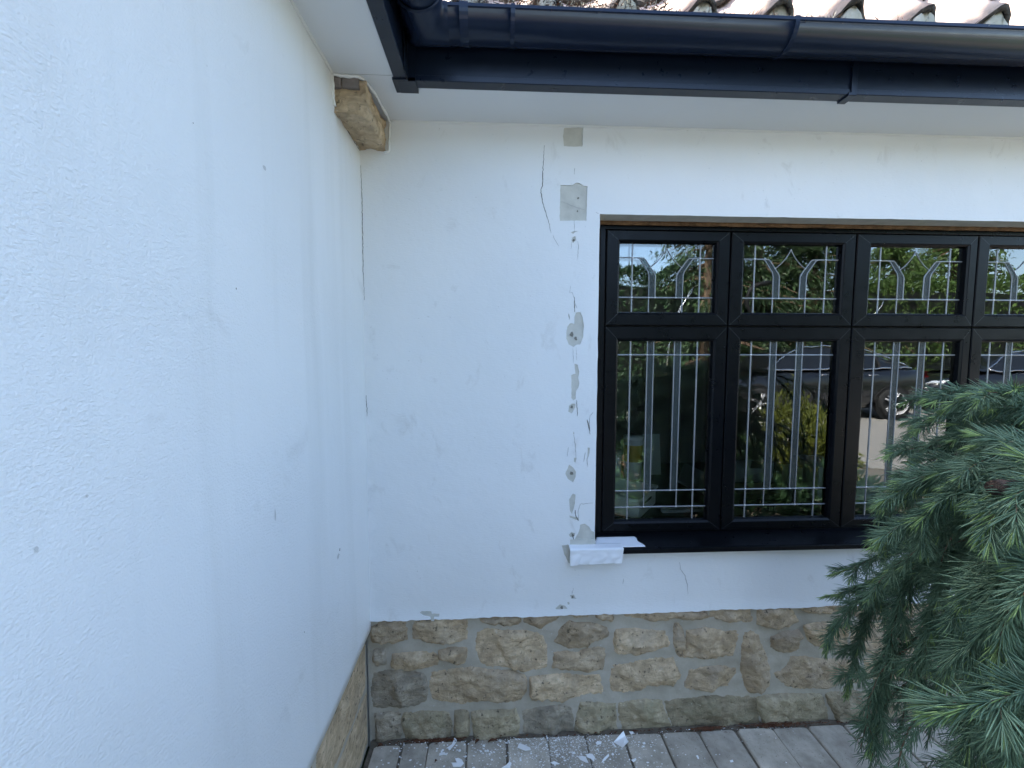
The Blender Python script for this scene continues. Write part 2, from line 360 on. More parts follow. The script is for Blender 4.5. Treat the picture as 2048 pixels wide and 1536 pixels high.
# ------------------------------------------------------------------ back wall: painted render with chips down to the plaster
wall = empty('rendered_wall', 'white painted rendered wall around the black window, chipped and cracked', 'wall')
patches = [
 ('square patch of bare plaster just under the soffit', Z2, [(450,128),(645,125),(640,325),(448,322),(442,220)]),
 ('larger square patch of bare plaster with a rounded bump on top', Z2, [(412,718),(530,720),(570,698),(610,700),(650,728),(690,730),(680,1080),(408,1083)]),
 ('', Z2, [(535,1250),(565,1240),(575,1275),(545,1310),(528,1290)]),
 ('', Z2, [(520,1205),(555,1190),(595,1188),(560,1200),(545,1215)]),
 ('comma shaped patch where the paint has flaked off', Z3, [(470,335),(515,328),(540,380),(552,470),(545,580),(515,660),(480,660),(445,685),(400,660),(372,600),(372,540),(385,475),(410,445),(455,450),(455,380)]),
 ('', Z3, [(395,335),(410,380),(405,410),(392,370)]),
 ('long ragged strip where the paint has flaked off', Z3, [(455,855),(490,870),(505,940),(495,1000),(505,1060),(495,1100),(470,1140),(468,1215),(445,1238),(425,1210),(422,975),(465,960)]),
 ('', Z3, [(400,1290),(430,1265),(465,1270),(460,1310),(430,1365),(392,1350)]),
 ('', Z4, [(300,345),(330,365),(355,400),(350,440),(330,480),(290,455),(272,410)]),
 ('', Z4, [(330,565),(348,575),(345,640),(325,725),(308,700),(300,610)]),
 ('grey filled patch above the white tape', Z4, [(385,805),(420,795),(455,820),(470,850),(495,862),(495,945),(345,948),(340,920),(370,870),(380,840)]),
 ('', Z4, [(245,965),(320,955),(345,990),(315,1080),(330,1115),(300,1100),(265,1040)]),
 ('', Z4, [(305,1345),(335,1340),(352,1370),(320,1378)]),
 ('', Z4, [(192,1445),(230,1415),(270,1425),(290,1450),(200,1455)]),
 ('', Z8, [(975,185),(1000,170),(1075,172),(1080,190),(1145,190),(1140,215),(1100,215),(1095,240),(1075,240),(1070,215),(1010,205)]),
 ('', Z4, [(335,88),(342,105),(330,112)]), ('', Z4, [(443,212),(462,215),(457,255),(440,300)]), ('', Z4, [(340,290),(358,290),(350,330),(335,320)]),
 ('', Z4, [(300,735),(330,742),(372,750),(378,772),(350,768),(310,752)]), ('', Z4, [(298,880),(320,862),(345,872),(340,895),(310,905)]), ('', Z4, [(285,1398),(300,1395),(305,1415),(290,1422)]),
]
WX0, WX1, WZ0, WZ1 = .395, 2.49, .742, 2.006
XR = 3.3
polys = []
for i, (lab, z, pts) in enumerate(patches):
    q = wallpoly(z, pts); q = resample(q, .009, .0005, seed=i); polys.append(q)
bot = []
for i in range(int((XR + .48) / .012) + 1):
    x = -.478 + i * .012; bot.append((x, ZP + .004 * noise.noise(Vector((x * 9, 1.3, 0))) + .0035 * fractal(Vector((x * 38, 0, 0)), 3) + .006 * max(0, (x - .2)) / 1.2))
outer = bot + [(XR, ZS + .01), (-.478, ZS + .01)]
win = resample([(WX0, WZ0), (WX0, WZ1), (WX1, WZ1), (WX1, WZ0)], .03)
win = [(x + (.0018 * noise.noise(Vector((0, z * 17, 3))) if abs(x - WX0) < 1e-4 else 0), z + (.0016 * noise.noise(Vector((x * 19, 0, 5))) if abs(z - WZ1) < 1e-4 else 0)) for x, z in win]
grid = []
gx = np.arange(-.46, XR, .035); gz = list(np.arange(ZP + .012, ZP + .07, .012)) + list(np.arange(ZP + .08, ZS, .035))
for x in gx:
    for z in gz: grid.append((x + random.gauss(0, .002), z + random.gauss(0, .002)))
grid = np.array(grid); keep = inpoly(grid, outer) & ~inpoly(grid, win) & (edgedist(grid, win) > .006) & (edgedist(grid, outer) > .007)
for q in polys: keep &= ~inpoly(grid, q) & (edgedist(grid, q) > .004)
V2, T2 = cdt([outer, win] + polys, grid[keep])
cen = np.array([V2[list(t)].mean(0) for t in T2]); kt = inpoly(cen, outer) & ~inpoly(cen, win)
for q in polys: kt &= ~inpoly(cen, q)
def wally(x, z):
    y = D + .0022 * noise.noise(Vector((x * 3, z * 3, 0))) + .0008 * noise.noise(Vector((x * 14, z * 14, 2)))
    d = z - ZP
    if d < .06: y -= .008 * (1 - d / .06) ** 2 * (1 + .4 * noise.noise(Vector((x * 5, 4, 0))))     # bell-cast lip over the plinth
    return y
vs = [(x, wally(x, z), z) for x, z in V2]; tris = [t for t, k in zip(T2, kt) if k]
cnt = {}
for t in tris:
    for a, b in zip(t, t[1:] + t[:1]): cnt.setdefault((min(a, b), max(a, b)), []).append((a, b))
fs = list(tris); dup = {}; mi = [0] * len(tris)
def back(i):
    if i not in dup:
        x, z = V2[i]; deep = .006
        if z < ZP + .03 and z < .52: deep = .035
        elif WX0 - .006 < x < WX1 + .006 and WZ0 - .006 < z < WZ1 + .006: deep = .078
        dup[i] = len(vs); vs.append((x, wally(x, z) + deep, z))
    return dup[i]
fcp = {}
def frontcopy(i):
    if i not in fcp: fcp[i] = len(vs); vs.append(vs[i])
    return fcp[i]
for k, e in cnt.items():
    if len(e) == 1:
        a, b = e[0]; fs.append((frontcopy(b), frontcopy(a), back(a), back(b)))
        lint = abs(V2[a][1] - WZ1) < .004 and abs(V2[b][1] - WZ1) < .004 and WX0 - .01 < V2[a][0] < WX1 + .01
        mi.append(1 if lint else 0)  # underside of the lintel: its shade put into the colour with grey plaster
obj('render_coat', vs, fs, None, wall, True, [M['paint'], M['plaster']], mi)
for f_ in (wall.children[-1].data.polygons,):
    pass
for (lab, z, pts), q in zip(patches, polys):
    c = np.mean(q, 0); big = [c + (np.array(p) - c) * (1 + .003 / max(.004, np.linalg.norm(np.array(p) - c))) for p in q]
    gp = [(x, y) for x in np.arange(c[0] - .1, c[0] + .1, .008) for y in np.arange(c[1] - .15, c[1] + .15, .008)]
    gp = np.array(gp); gp = gp[inpoly(gp, big) & (edgedist(gp, big) > .003)]
    v2, t2 = cdt([big], gp); cc = np.array([v2[list(t)].mean(0) for t in t2]); kk = inpoly(cc, big)
    o = obj('bare_plaster_patch', [(x, wally(x, zz) + .0034 + .0007 * noise.noise(Vector((x * 70, zz * 70, 0))), zz) for x, zz in v2], [t for t, k in zip(t2, kk) if k], M['plaster'], wall, True)
    if lab: part(o, lab)
def ribbon(name, pts, wd, m, par, off=-.0006, yf=wally, seed=0):
    rr = random.Random(seed); p = resample(pts, .006, .0006, False, seed); v = []; f = []
    for i, a in enumerate(p):
        t = p[min(i + 1, len(p) - 1)] - p[max(i - 1, 0)]; t = t / (np.linalg.norm(t) + 1e-9); n = np.array([-t[1], t[0]])
        ww = .8 * wd * (.35 + .65 * math.sin(math.pi * (i + .6) / (len(p) + .2))) * rr.uniform(.6, 1.3)
        for s in (-.5, .5):
            q = a + n * ww * s; v.append((q[0], yf(q[0], q[1]) + off, q[1]))
        if i: f.append((2 * i - 2, 2 * i - 1, 2 * i + 1, 2 * i))
    return obj(name, v, f, m, par)
cracks = [(Z2, [(250,310),(240,450),(232,600),(230,730),(212,765),(228,880),(260,990),(300,1120),(318,1210)], .0034), (Z2, [(335,1230),(370,1300),(402,1345)], .0018), (Z2, [(556,545),(556,610)], .002), (Z2, [(556,1085),(556,1200)], .0018), (Z2, [(528,1300),(522,1370)], .0018), (Z2, [(592,1290),(598,1350),(590,1480)], .0020),
 (Z2, [(415,885),(530,930),(680,978)], .0016), (Z2, [(775,995),(805,1012)], .0018),
 (Z3, [(415,60),(405,130),(430,130),(455,190)], .0016), (Z3, [(452,170),(458,330)], .0040), (Z3, [(458,230),(482,290)], .002), (Z3, [(478,1230),(485,1395)], .0034), (Z3, [(650,1350),(615,1390),(605,1470),(615,1530)], .0026), (Z3, [(585,1430),(605,1530)], .0040), (Z3, [(440,690),(445,850)], .0014), (Z3, [(472,690),(475,820)], .0014),
 (Z4, [(487,637),(385,645),(370,700),(372,760)], .0024), (Z4, [(440,0),(455,60),(462,110)], .0052), (Z4, [(425,250),(412,320)], .003), (Z4, [(450,270),(437,310),(443,360)], .0026), (Z4, [(335,110),(345,170),(350,240),(352,290)], .0024), (Z4, [(295,210),(285,280)], .002), (Z4, [(330,1290),(322,1335)], .002), (Z4, [(345,690),(352,740),(372,775)], .0044), (Z4, [(320,870),(340,940),(345,965)], .0040),
 (ZW, [(655,1260),(660,1310),(690,1350),(710,1420),(715,1490)], .0026), (ZW, [(245,1380),(240,1420)], .0022)]
for i, (z, pts, wd) in enumerate(cracks): ribbon('crack', wallpoly(z, pts), wd, M['crack' if wd >= .0033 else 'hair'], wall, seed=i)
cc = [wallpoly((0, 0, 1), q) for q in ([(733,330),(735,400),(731,470),(734,540),(732,600)], [(733,790),(732,832)])]
for q in cc: ribbon('crack', [(XL + .0035 + .002 * k % .003, z) for k, (x, z) in enumerate(q)], .0028, M['crack'], wall)
for z, x, y, r_ in ((Z2, 550, 1280, .005), (Z3, 430, 555, .009), (Z3, 470, 600, .007), (Z3, 430, 1300, .006), (Z4, 320, 410, .008), (Z4, 330, 890, .0055), (Z4, 245, 1440, .006), (Z2, 595, 850, .004), (Z2, 590, 985, .0035), (Z2, 325, 385, .003), (Z4, 328, 1360, .004), (Z4, 415, 232, .003)):
    c = wallpoly(z, [(x, y)])[0]; rr = random.Random(x)
    pts = [(c[0] + r_ * rr.uniform(.5, 1.2) * math.cos(a), c[1] + r_ * rr.uniform(.6, 1.3) * math.sin(a)) for a in np.arange(0, 6.2, .7)]
    obj('chip_hole', [(x_, wally(x_, z_) + .0008, z_) for x_, z_ in pts], [tuple(range(len(pts)))], M['hole'], wall)
# masonry core behind the render coat (closes the wall)
core = MB(); y0, y1 = D + .012, D + .16
core.box(-.9, WX0 - .003, D + .02, y1, ZP, ZS + .2).box(WX1 + .003, XR, D + .02, y1, ZP, ZS + .2).box(WX0 - .004, WX1 + .004, D + .02, y1, WZ1 + .004, ZS + .2).box(WX0 - .004, WX1 + .004, D + .02, y1, ZP, WZ0 - .004).box(-.9, XR, D + .04, y1, -.1, ZP - .001)
core.build('masonry', M['plaster'], wall)

# ------------------------------------------------------------------ side wall
wl = empty('rendered_wall', 'white side wall with trowelled texture filling the left of the picture', 'wall')
ys = np.linspace(-2.6, D + .004, 110); zs_ = np.linspace(.452, ZS + .01, 60); v = []; f = []
def sidex(y, z): return XL + .0035 * noise.noise(Vector((y * 2.2, z * 2.2, 7))) + .0012 * noise.noise(Vector((y * 9, z * 9, 1)))
for z in zs_:
    for y in ys: v.append((sidex(y, z), y, z + (.0015 * noise.noise(Vector((y * 12, 0, 0))) if z < .453 else 0)))
n = len(ys)
for i in range(len(zs_) - 1):
    for j in range(n - 1): f.append((i * n + j, i * n + j + 1, (i + 1) * n + j + 1, (i + 1) * n + j))
b = len(v)
for j in range(n): v.append((XL - .03, ys[j], .452))
for j in range(n - 1): f.append((j, b + j, b + j + 1, j + 1))
obj('render_coat', v, f, M['side'], wl, True)
MB().box(-.62, XL - .012, -2.6, D + .16, .46, ZS + .2).box(-.62, XL - .035, -2.6, D + .16, -.1, .455).build('masonry', M['plaster'], wl)
def sidemark(name, px, py, ry, rz, m, seed):
    p = onX(px, py, XL); rr = random.Random(seed)
    pts = [(p[1] + ry * rr.uniform(.6, 1.2) * math.cos(a), p[2] + rz * rr.uniform(.6, 1.2) * math.sin(a)) for a in np.arange(0, 6.2, .6)]
    obj(name, [(sidex(y, z) + .0007, y, z) for y, z in pts], [tuple(range(len(pts)))], m, wl)
M['scuff'] = mat('grey_scuff', (.56, .555, .54), .8)
for i, (px, py, ry, rz, k) in enumerate(((70, 1098, .002, .0035, 'scuff'), (679, 1099, .004, .005, 'hole'), (676, 1112, .012, .008, 'scuff'), (473, 577, .0015, .002, 'hole'), (609, 1264, .0018, .002, 'hole'), (528, 336, .006, .005, 'scuff'), (548, 1030, .003, .014, 'scuff'), (172, 992, .002, .002, 'scuff'), (384, 246, .0012, .0012, 'hole'))):
    sidemark('scuff_mark' if k == 'scuff' else 'chip_hole', px, py, ry, rz, M[k], i)

# ------------------------------------------------------------------ stone plinths, stone by stone
def stone(poly, m, par, to3, bulge=.012, seed=0, step=.0085, edge=-.006, grow=.0100):
    rr = random.Random(seed); c0 = np.mean(poly, 0); poly = [np.array(p) + (np.array(p) - c0) / (np.linalg.norm(np.array(p) - c0) + 1e-9) * grow for p in poly]; poly = chaikin(resample(poly, .014, .0011, seed=seed)); poly = resample(poly, .008, .0004, seed=seed + 1)
    P = np.array(poly); lo, hi = P.min(0), P.max(0); c = (lo + hi) / 2
    g = np.array([(x + rr.gauss(0, step * .2), y + rr.gauss(0, step * .2)) for x in np.arange(lo[0], hi[0], step) for y in np.arange(lo[1], hi[1], step)])
    g = g[inpoly(g, P) & (edgedist(g, P) > step * .45)]
    v2, t2 = cdt([poly], g); cen_ = np.array([v2[list(t)].mean(0) for t in t2]); k = inpoly(cen_, P); d = edgedist(v2, P)
    pl = [(rr.uniform(.7, 1.25) * bulge, rr.gauss(0, .20), rr.gauss(0, .20)) for _ in range(5)]
    out = []
    for (x, y), e in zip(v2, d):
        h = min(a + bx * (x - c[0]) + by * (y - c[1]) for a, bx, by in pl)
        q = Vector((x * 20 + seed * 3.1, y * 26, seed)); h += .0085 * fractal(q, 4, 2.2, .55) - .0075 * abs(noise.noise(q * 1.4)) + .004 * (noise.noise(q * .5) > .1)
        h += .0022 * noise.noise(Vector((x * 110, y * 150, seed)))
        s = min(1, e / .0075); s = s ** .7; out.append(to3(x, y, edge + (max(h, .001) - edge) * s))
    return obj('stone', out, [t for t, kk in zip(t2, k) if kk], m, par, True)
pl = empty('stone_plinth', 'buff sandstone rubble plinth with grey mortar under the window wall', 'stone plinth')
MORT = D + .013
def mortz(x, z): return MORT + .0055 * fractal(Vector((x * 12, z * 16, 0)), 4)
v = []; f = []; xs = np.arange(-.478, XR, .012); zz = np.arange(-.02, ZP + .03, .012); n = len(xs)
for z in zz:
    for x in xs: v.append((x, mortz(x, z), z))
for i in range(len(zz) - 1):
    for j in range(n - 1): f.append((i * n + j, i * n + j + 1, (i + 1) * n + j + 1, (i + 1) * n + j))
obj('mortar', v, f, M['mortar'], pl, True)
stones = [
 ('s', Z8, [(640,268),(860,265),(868,430),(740,432),(700,420),(585,428),(585,320),(640,300)]), ('s', Z8, [(945,275),(1100,258),(1368,252),(1362,430),(1290,450),(1180,440),(1080,428),(920,432),(925,330)]),
 ('g', Z8, [(598,515),(690,500),(695,610),(640,640),(600,600)]), ('s', Z8, [(760,540),(1080,518),(1110,540),(1130,590),(1120,650),(1020,658),(860,665),(745,650)]),
 ('s', Z8, [(1140,510),(1230,502),(1360,500),(1355,560),(1335,612),(1260,610),(1210,580),(1145,575)]),
 ('s', Z8, [(1460,360),(1520,328),(1600,335),(1680,360),(1800,358),(1960,370),(2000,400),(2025,500),(2025,650),(1960,680),(1800,670),(1690,648),(1540,645),(1480,610),(1450,540),(1440,450)]),
 ('s', Z8, [(1430,258),(1560,245),(1795,228),(1800,290),(1700,305),(1560,290)]),
 ('g', Z8, [(600,705),(700,695),(840,700),(1000,712),(1035,800),(1025,940),(900,955),(760,970),(700,990),(600,985),(575,900),(580,780)]),
 ('s', Z8, [(1080,690),(1200,672),(1420,668),(1700,685),(1845,715),(1845,860),(1800,920),(1690,945),(1500,925),(1330,960),(1200,945),(1090,930),(1060,830),(1065,740)]),
 ('s', Z9, [(15,735),(120,725),(290,705),(430,720),(560,705),(590,750),(605,880),(500,885),(380,900),(270,925),(160,910),(15,895)]),
 ('g', Z8, [(610,1040),(820,1030),(825,1200),(700,1215),(620,1180)]), ('m', Z8, [(840,1030),(1000,1025),(1210,1020),(1240,1100),(1235,1185),(1100,1200),(960,1225),(860,1210),(835,1120)]),
 ('m', Z8, [(1265,1020),(1385,1015),(1385,1175),(1350,1190),(1265,1175)]), ('m', Z8, [(1410,1020),(1600,1025),(1760,1000),(1790,1080),(1785,1175),(1650,1190),(1480,1185),(1430,1120)]),
 ('g', Z9, [(-55,1000),(100,985),(340,970),(360,1060),(360,1165),(150,1180),(-50,1170)]), ('m', Z9, [(425,955),(560,945),(715,950),(725,1100),(690,1140),(470,1165),(370,1130),(385,1060)]),
 ('m', Z9, [(735,945),(900,930),(1090,925),(1110,1000),(1180,1080),(1210,1120),(1050,1150),(830,1165),(770,1130),(735,1040)]), ('m', Z9, [(1115,920),(1300,908),(1600,890),(1860,895),(1890,1000),(1890,1090),(1650,1100),(1420,1120),(1240,1125),(1190,1070),(1130,1000)]),
 ('m', ZC, [(95,1075),(280,1040),(500,1055),(740,1045),(790,1100),(850,1200),(900,1260),(760,1290),(500,1310),(180,1330),(110,1200)]), ('m', ZC, [(800,1030),(1080,1020),(1240,1015),(1250,1250),(1000,1270),(940,1255),(860,1170)]),
 ('m', ZC, [(1380,1020),(1600,995),(1900,985),(2040,980),(2040,1230),(1700,1245),(1400,1265),(1280,1240),(1290,1100)]),
 ('s', Z9, [(-45,230),(60,218),(160,225),(245,240),(170,290),(95,318),(0,300),(-45,285)]), ('s', Z9, [(285,218),(480,190),(470,242),(340,235)]), ('s', Z9, [(555,190),(640,195),(690,235),(670,262),(560,240)]),
 ('s', Z9, [(760,205),(860,170),(1000,165),(1160,170),(1300,175),(1450,170),(1455,235),(1330,252),(1180,245),(1040,265),(900,255),(800,245)]), ('s', Z9, [(1490,190),(1560,165),(1690,160),(1820,165),(1835,255),(1800,290),(1680,270),(1560,262),(1485,245)]),
 ('s', ZC, [(110,160),(230,145),(350,150),(440,165),(490,230),(520,290),(400,340),(300,350),(170,340),(100,310)]), ('s', ZC, [(490,150),(620,120),(800,105),(1000,100),(1000,180),(800,190),(620,200)]),
 ('s', Z9, [(260,330),(340,275),(390,300),(520,300),(620,320),(645,370),(635,425),(500,430),(470,470),(330,492),(210,450),(240,380)]), ('s', Z9, [(210,530),(310,520),(400,535),(500,485),(625,475),(620,560),(610,680),(480,680),(340,665),(195,655)]),
 ('s', Z9, [(720,345),(900,340),(1110,348),(1130,400),(1145,440),(1150,480),(990,505),(880,545),(720,520),(705,450)]), ('s', Z9, [(690,640),(900,600),(1010,580),(1180,570),(1190,640),(1240,720),(1180,780),(1160,810),(1060,790),(960,790),(920,840),(800,865),(690,855),(660,790),(670,700)]),
 ('s', Z9, [(1195,310),(1240,305),(1265,350),(1270,420),(1275,500),(1270,580),(1210,550),(1200,450)]), ('s', Z9, [(1310,350),(1450,335),(1570,355),(1720,350),(1720,420),(1690,500),(1685,560),(1560,555),(1440,565),(1280,570),(1290,470)]),
 ('s', Z9, [(1320,660),(1440,660),(1560,645),(1700,655),(1710,700),(1650,770),(1640,810),(1500,830),(1400,830),(1290,840),(1280,780),(1310,730)]), ('s', Z9, [(1770,365),(1860,360),(1900,400),(1915,480),(1945,560),(1960,650),(1960,760),(1900,830),(1820,855),(1770,800),(1745,700),(1750,560),(1760,450)]),
 ('s', ZC, [(250,450),(330,420),(420,400),(520,390),(545,480),(520,580),(440,610),(330,600),(240,560)]), ('s', ZC, [(590,330),(700,310),(900,300),(1000,310),(1000,520),(850,560),(700,550),(620,480)]),
 ('s', ZC, [(440,650),(600,650),(720,680),(940,690),(1100,680),(1150,760),(1140,940),(900,960),(800,990),(680,980),(520,990),(400,960),(300,880),(280,820),(370,800),(420,720)]),
 ('s', ZC, [(1080,120),(1500,110),(1900,100),(1900,250),(1500,260),(1090,260)]), ('s', ZC, [(1050,320),(1500,300),(1880,290),(1900,500),(1850,620),(1500,620),(1080,600)]), ('s', ZC, [(1220,690),(1500,670),(1900,670),(2000,800),(1950,900),(1600,910),(1400,920),(1210,890)]),
]
for i, (k, z, pts) in enumerate(stones):
    q = wallpoly(z, pts, D - .002); q = [(x, zz_ if zz_ > .045 else -.012) for x, zz_ in q]
    stone(q, M[{'s': 'stone', 'm': 'mossy', 'g': 'grim'}[k]], pl, lambda x, y, h: (x, mortz(x, y) - h, y), .025 if k != 'm' else .028, i)
x = onY(1905, 1300, D)[0]; i = 100
for z0, z1, mk in ((.0, .115, 'mossy'), (.135, .25, 'stone'), (.27, .385, 'stone'), (.405, .485, 'stone')):
    xx = x + random.uniform(.0, .06)
    while xx < XR - .1:
        ww = random.uniform(.12, .32); x1 = min(xx + ww, XR - .03); jj = lambda: random.gauss(0, .007)
        stone([(xx, z0 + abs(jj())), ((xx + x1) / 2, z0 + jj() * .3 + .004), (x1, z0 + abs(jj())), (x1 + jj(), z1 + jj()), ((xx + x1) / 2, z1 + jj()), (xx + jj(), z1 + jj())], M[mk], pl, lambda a, b_, h: (a, mortz(a, b_) - h, b_), .014, i, .013); i += 1
        xx = x1 + random.uniform(.015, .03)
pll = empty('stone_plinth', 'weathered sandstone plinth below the textured side wall', 'stone plinth')
XPL = XL - .020
MB().box(XPL - .03, XPL - .002, -2.6, D + .004, -.02, .456).build('mortar', M['mortar'], pll)
ss = [[(1.535, .235), (1.545, .452), (1.30, .456), (1.10, .452), (1.09, .30), (1.20, .24), (1.40, .225)], [(1.542, .0), (1.540, .12), (1.545, .215), (1.38, .215), (1.16, .228), (1.02, .20), (.92, .19), (.90, .0)],
      [(1.07, .25), (1.075, .452), (.70, .452), (.68, .22), (.90, .21)], [(.88, .0), (.88, .185), (.66, .19), (.40, .18), (.40, .0)]]
yy = .64
while yy > -2.4:
    l_ = random.uniform(.25, .45); ss.append([(yy, .22), (yy, .45), (yy - l_ + .02, .45), (yy - l_ + .02, .22)]); ss.append([(yy - .27, .0), (yy - .27, .19), (yy - .27 - l_ + .02, .19), (yy - .27 - l_ + .02, .0)]); yy -= l_
for i, q in enumerate(ss): stone(q, M['stone'], pll, lambda a, b_, h: (XPL - .002 + h, a, b_), .012, 300 + i, .010 if i < 4 else .02)

# ------------------------------------------------------------------ stone block exposed in the corner under the soffit
cs = empty('corner_stone', 'rough buff stone block exposed in the wall corner under the soffit', 'stone block')
bx0, bx1, by0, by1, bz0, bz1 = XL - .012, -.366, 1.315, D + .01, 2.207, ZS + .002
def roughbox(name, x0, x1, y0, y1, z0, z1, m, par, step, amp, seed):
    bm = bmesh.new(); bmesh.ops.create_cube(bm, size=1)
    for v_ in bm.verts: v_.co = Vector((x0 + (v_.co.x + .5) * (x1 - x0), y0 + (v_.co.y + .5) * (y1 - y0), z0 + (v_.co.z + .5) * (z1 - z0)))
    for _ in range(6):
        long_ = [e for e in bm.edges if e.calc_length() > step]
        if not long_: break
        bmesh.ops.subdivide_edges(bm, edges=long_, cuts=1, use_grid_fill=True)
    bmesh.ops.triangulate(bm, faces=bm.faces); bm.normal_update()
    c = Vector(((x0 + x1) / 2, (y0 + y1) / 2, (z0 + z1) / 2))
    for v_ in bm.verts:
        q = v_.co * 16 + Vector((seed, 0, 0)); v_.co += v_.normal * (amp * fractal(Vector((q.x, q.y * .6, q.z)), 4) - amp * .8 * abs(noise.noise(q * 2.1)))
    me = bpy.data.meshes.new(name); bm.to_mesh(me); bm.free(); me.materials.append(m); me.polygons.foreach_set('use_smooth', [True] * len(me.polygons))
    o = bpy.data.objects.new(name, me); C.objects.link(o); o.parent = par; return o
roughbox('stone', bx0, bx1, by0, by1, bz0, bz1 - .012, M['stone'], cs, .006, .010, 3.3)
M['mitre'] = mat('fine_mitre_line', (.05, .055, .06), .4)
M['greybrick'] = m_noisy('grey_brick_packing', (.16, .14, .13), (.24, .21, .20), 30)
for a, b_ in ((-.462, -.437), (-.435, -.385)): part(roughbox('brick', a, b_, by0 - .004, by0 + .06, ZS - .036, ZS - .001, M['greybrick'], cs, .012, .002, a * 9), 'grey brick packing on top of the stone')
# broken white render lip around the block
v = []; f = []
path = [(XL + .001, by0 - .004, 2.225), (XL + .001, by0 - .008, 2.26), (XL + .001, by0 - .010, ZS - .004), (-.43, by0 - .008, ZS - .004), (-.382, by0 - .002, ZS - .004), (-.366, by0 + .04, ZS - .004), (-.360, by0 + .10, ZS - .004), (-.355, by0 + .17, ZS - .004), (-.352, D - .006, ZS - .006), (-.353, D - .004, 2.26), (-.356, D - .004, 2.205), (-.375, D - .004, 2.201)]
pts = []
for a, b_ in zip(path, path[1:]):
    for k in range(8): pts.append(Vector(a).lerp(Vector(b_), k / 8))
rad = [.0045 + .0022 * noise.noise(p * 60) for p in pts]
MB().tube([p + Vector((noise.noise(p * 90), noise.noise(p * 90 + Vector((5, 0, 0))), noise.noise(p * 90 + Vector((0, 9, 0))))) * .003 for p in pts], rad, 6).build('broken_render_edge', M['paint'], cs, True)
pts = [Vector((XL + .0005, by0 + (D - by0) * t, 2.208 + .018 * (1 - t) ** 2 + .004 * noise.noise(Vector((t * 14, 0, 0))))) for t in np.linspace(0, 1, 40)]
MB().tube(pts, [.0025 + .0015 * noise.noise(p * 70) for p in pts], 6).build('broken_render_edge', M['crack'], cs, True)

# ------------------------------------------------------------------ soffit, fascia, gutter
XF, YF = -.247, 1.320           # front faces of the fascia boards (side wing, main house)
sf = empty('soffit', 'white plastic soffit boards under the eaves, meeting in the corner', 'soffit')
MB().box(XL - .02, -.286, -2.6, 1.306, ZS, ZS + .012).build('soffit_board', M['soffit'], sf, bevel=.001)
sb = MB(); sb.box(XL - .02, -.286, 1.3085, D + .01, ZS, ZS + .012); sb.box(-.286, XR, 1.357, D + .01, ZS, ZS + .012); sb.build('soffit_board', M['soffit'], sf)
def bead(pts, r_, name, par, m, seed=0):
    p = []
    for a, b_ in zip(pts, pts[1:]):
        k = int((Vector(b_) - Vector(a)).length / .02) + 1
        p += [Vector(a).lerp(Vector(b_), j / k) for j in range(k)]
    p.append(Vector(pts[-1]))
    return MB().tube([q + Vector((0, 0, .0012 * noise.noise(q * 25))) for q in p], [r_ * (1 + .25 * noise.noise(q * 30)) for q in p], 6).build(name, m, par, True)
bead([(-.35, D - .001, ZS - .001), (XR, D - .001, ZS - .001)], .0045, 'caulk_bead', sf, M['trim'])
bead([(XL + .001, -2.6, ZS - .001), (XL + .001, by0 - .01, ZS - .001)], .0045, 'caulk_bead', sf, M['trim'])

fa = empty('fascia_board', 'black fascia board with a square lower edge running round the inner corner', 'fascia')
def lprof(name, prof, parts_par, m, y_near=-2.6, x_far=XR, smooth=False):
    """sweep a profile (out, z) along the two eaves; out is measured away from the fascia face, mitred in the inner corner"""
    k = len(prof); v = []; f = []
    for (o_, z) in prof: v.append((XF + o_, y_near, z))
    for (o_, z) in prof: v.append((XF + o_, YF - o_, z))
    for (o_, z) in prof: v.append((x_far, YF - o_, z))
    for s in range(2):
        for j in range(k - 1): f.append((s * k + j, s * k + j + 1, (s + 1) * k + j + 1, (s + 1) * k + j))
    return obj(name, v, f, m, parts_par, smooth)
lprof('board', [(-.0385, ZS + .004), (-.0385, ZS - .002), (-.036, ZS - .0035), (-.002, ZS - .0035), (0, ZS - .002), (0, ZS + .012), (-.003, ZS + .014), (-.003, ZS + .20), (-.03, ZS + .20)], fa, M['fascia'])
def capbox(x0, x1, y0, y1, z0, z1, name, par, m): return MB().box(x0, x1, y0, y1, z0, z1).build(name, m, par, bevel=.002)
cb = MB(); cb.box(-.290, XF + .003, 1.312, 1.376, ZS - .008, ZS + .004); cb.box(XF - .03, -.222, YF - .003, 1.376, ZS - .0085, ZS + .004); cb.box(XF + .0005, XF + .003, YF - .05, YF, ZS - .008, ZS + .18); cb.box(XF + .0028, -.222, YF - .003, YF - .0005, ZS - .0082, ZS + .18)
part(cb.build('corner_cap', M['fascia'], fa, bevel=.0015), 'black moulded cap over the inner corner of the fascia')
fx = onY(1703, 190, YF)[0]
cb = MB().box(fx - .012, fx + .014, YF - .004, 1.362, ZS - .009, ZS + .002); cb.box(fx - .004, fx + .014, YF - .0045, YF + .001, ZS - .0085, ZS + .19); cb.build('joint_cover', M['fascia'], fa, bevel=.0015)

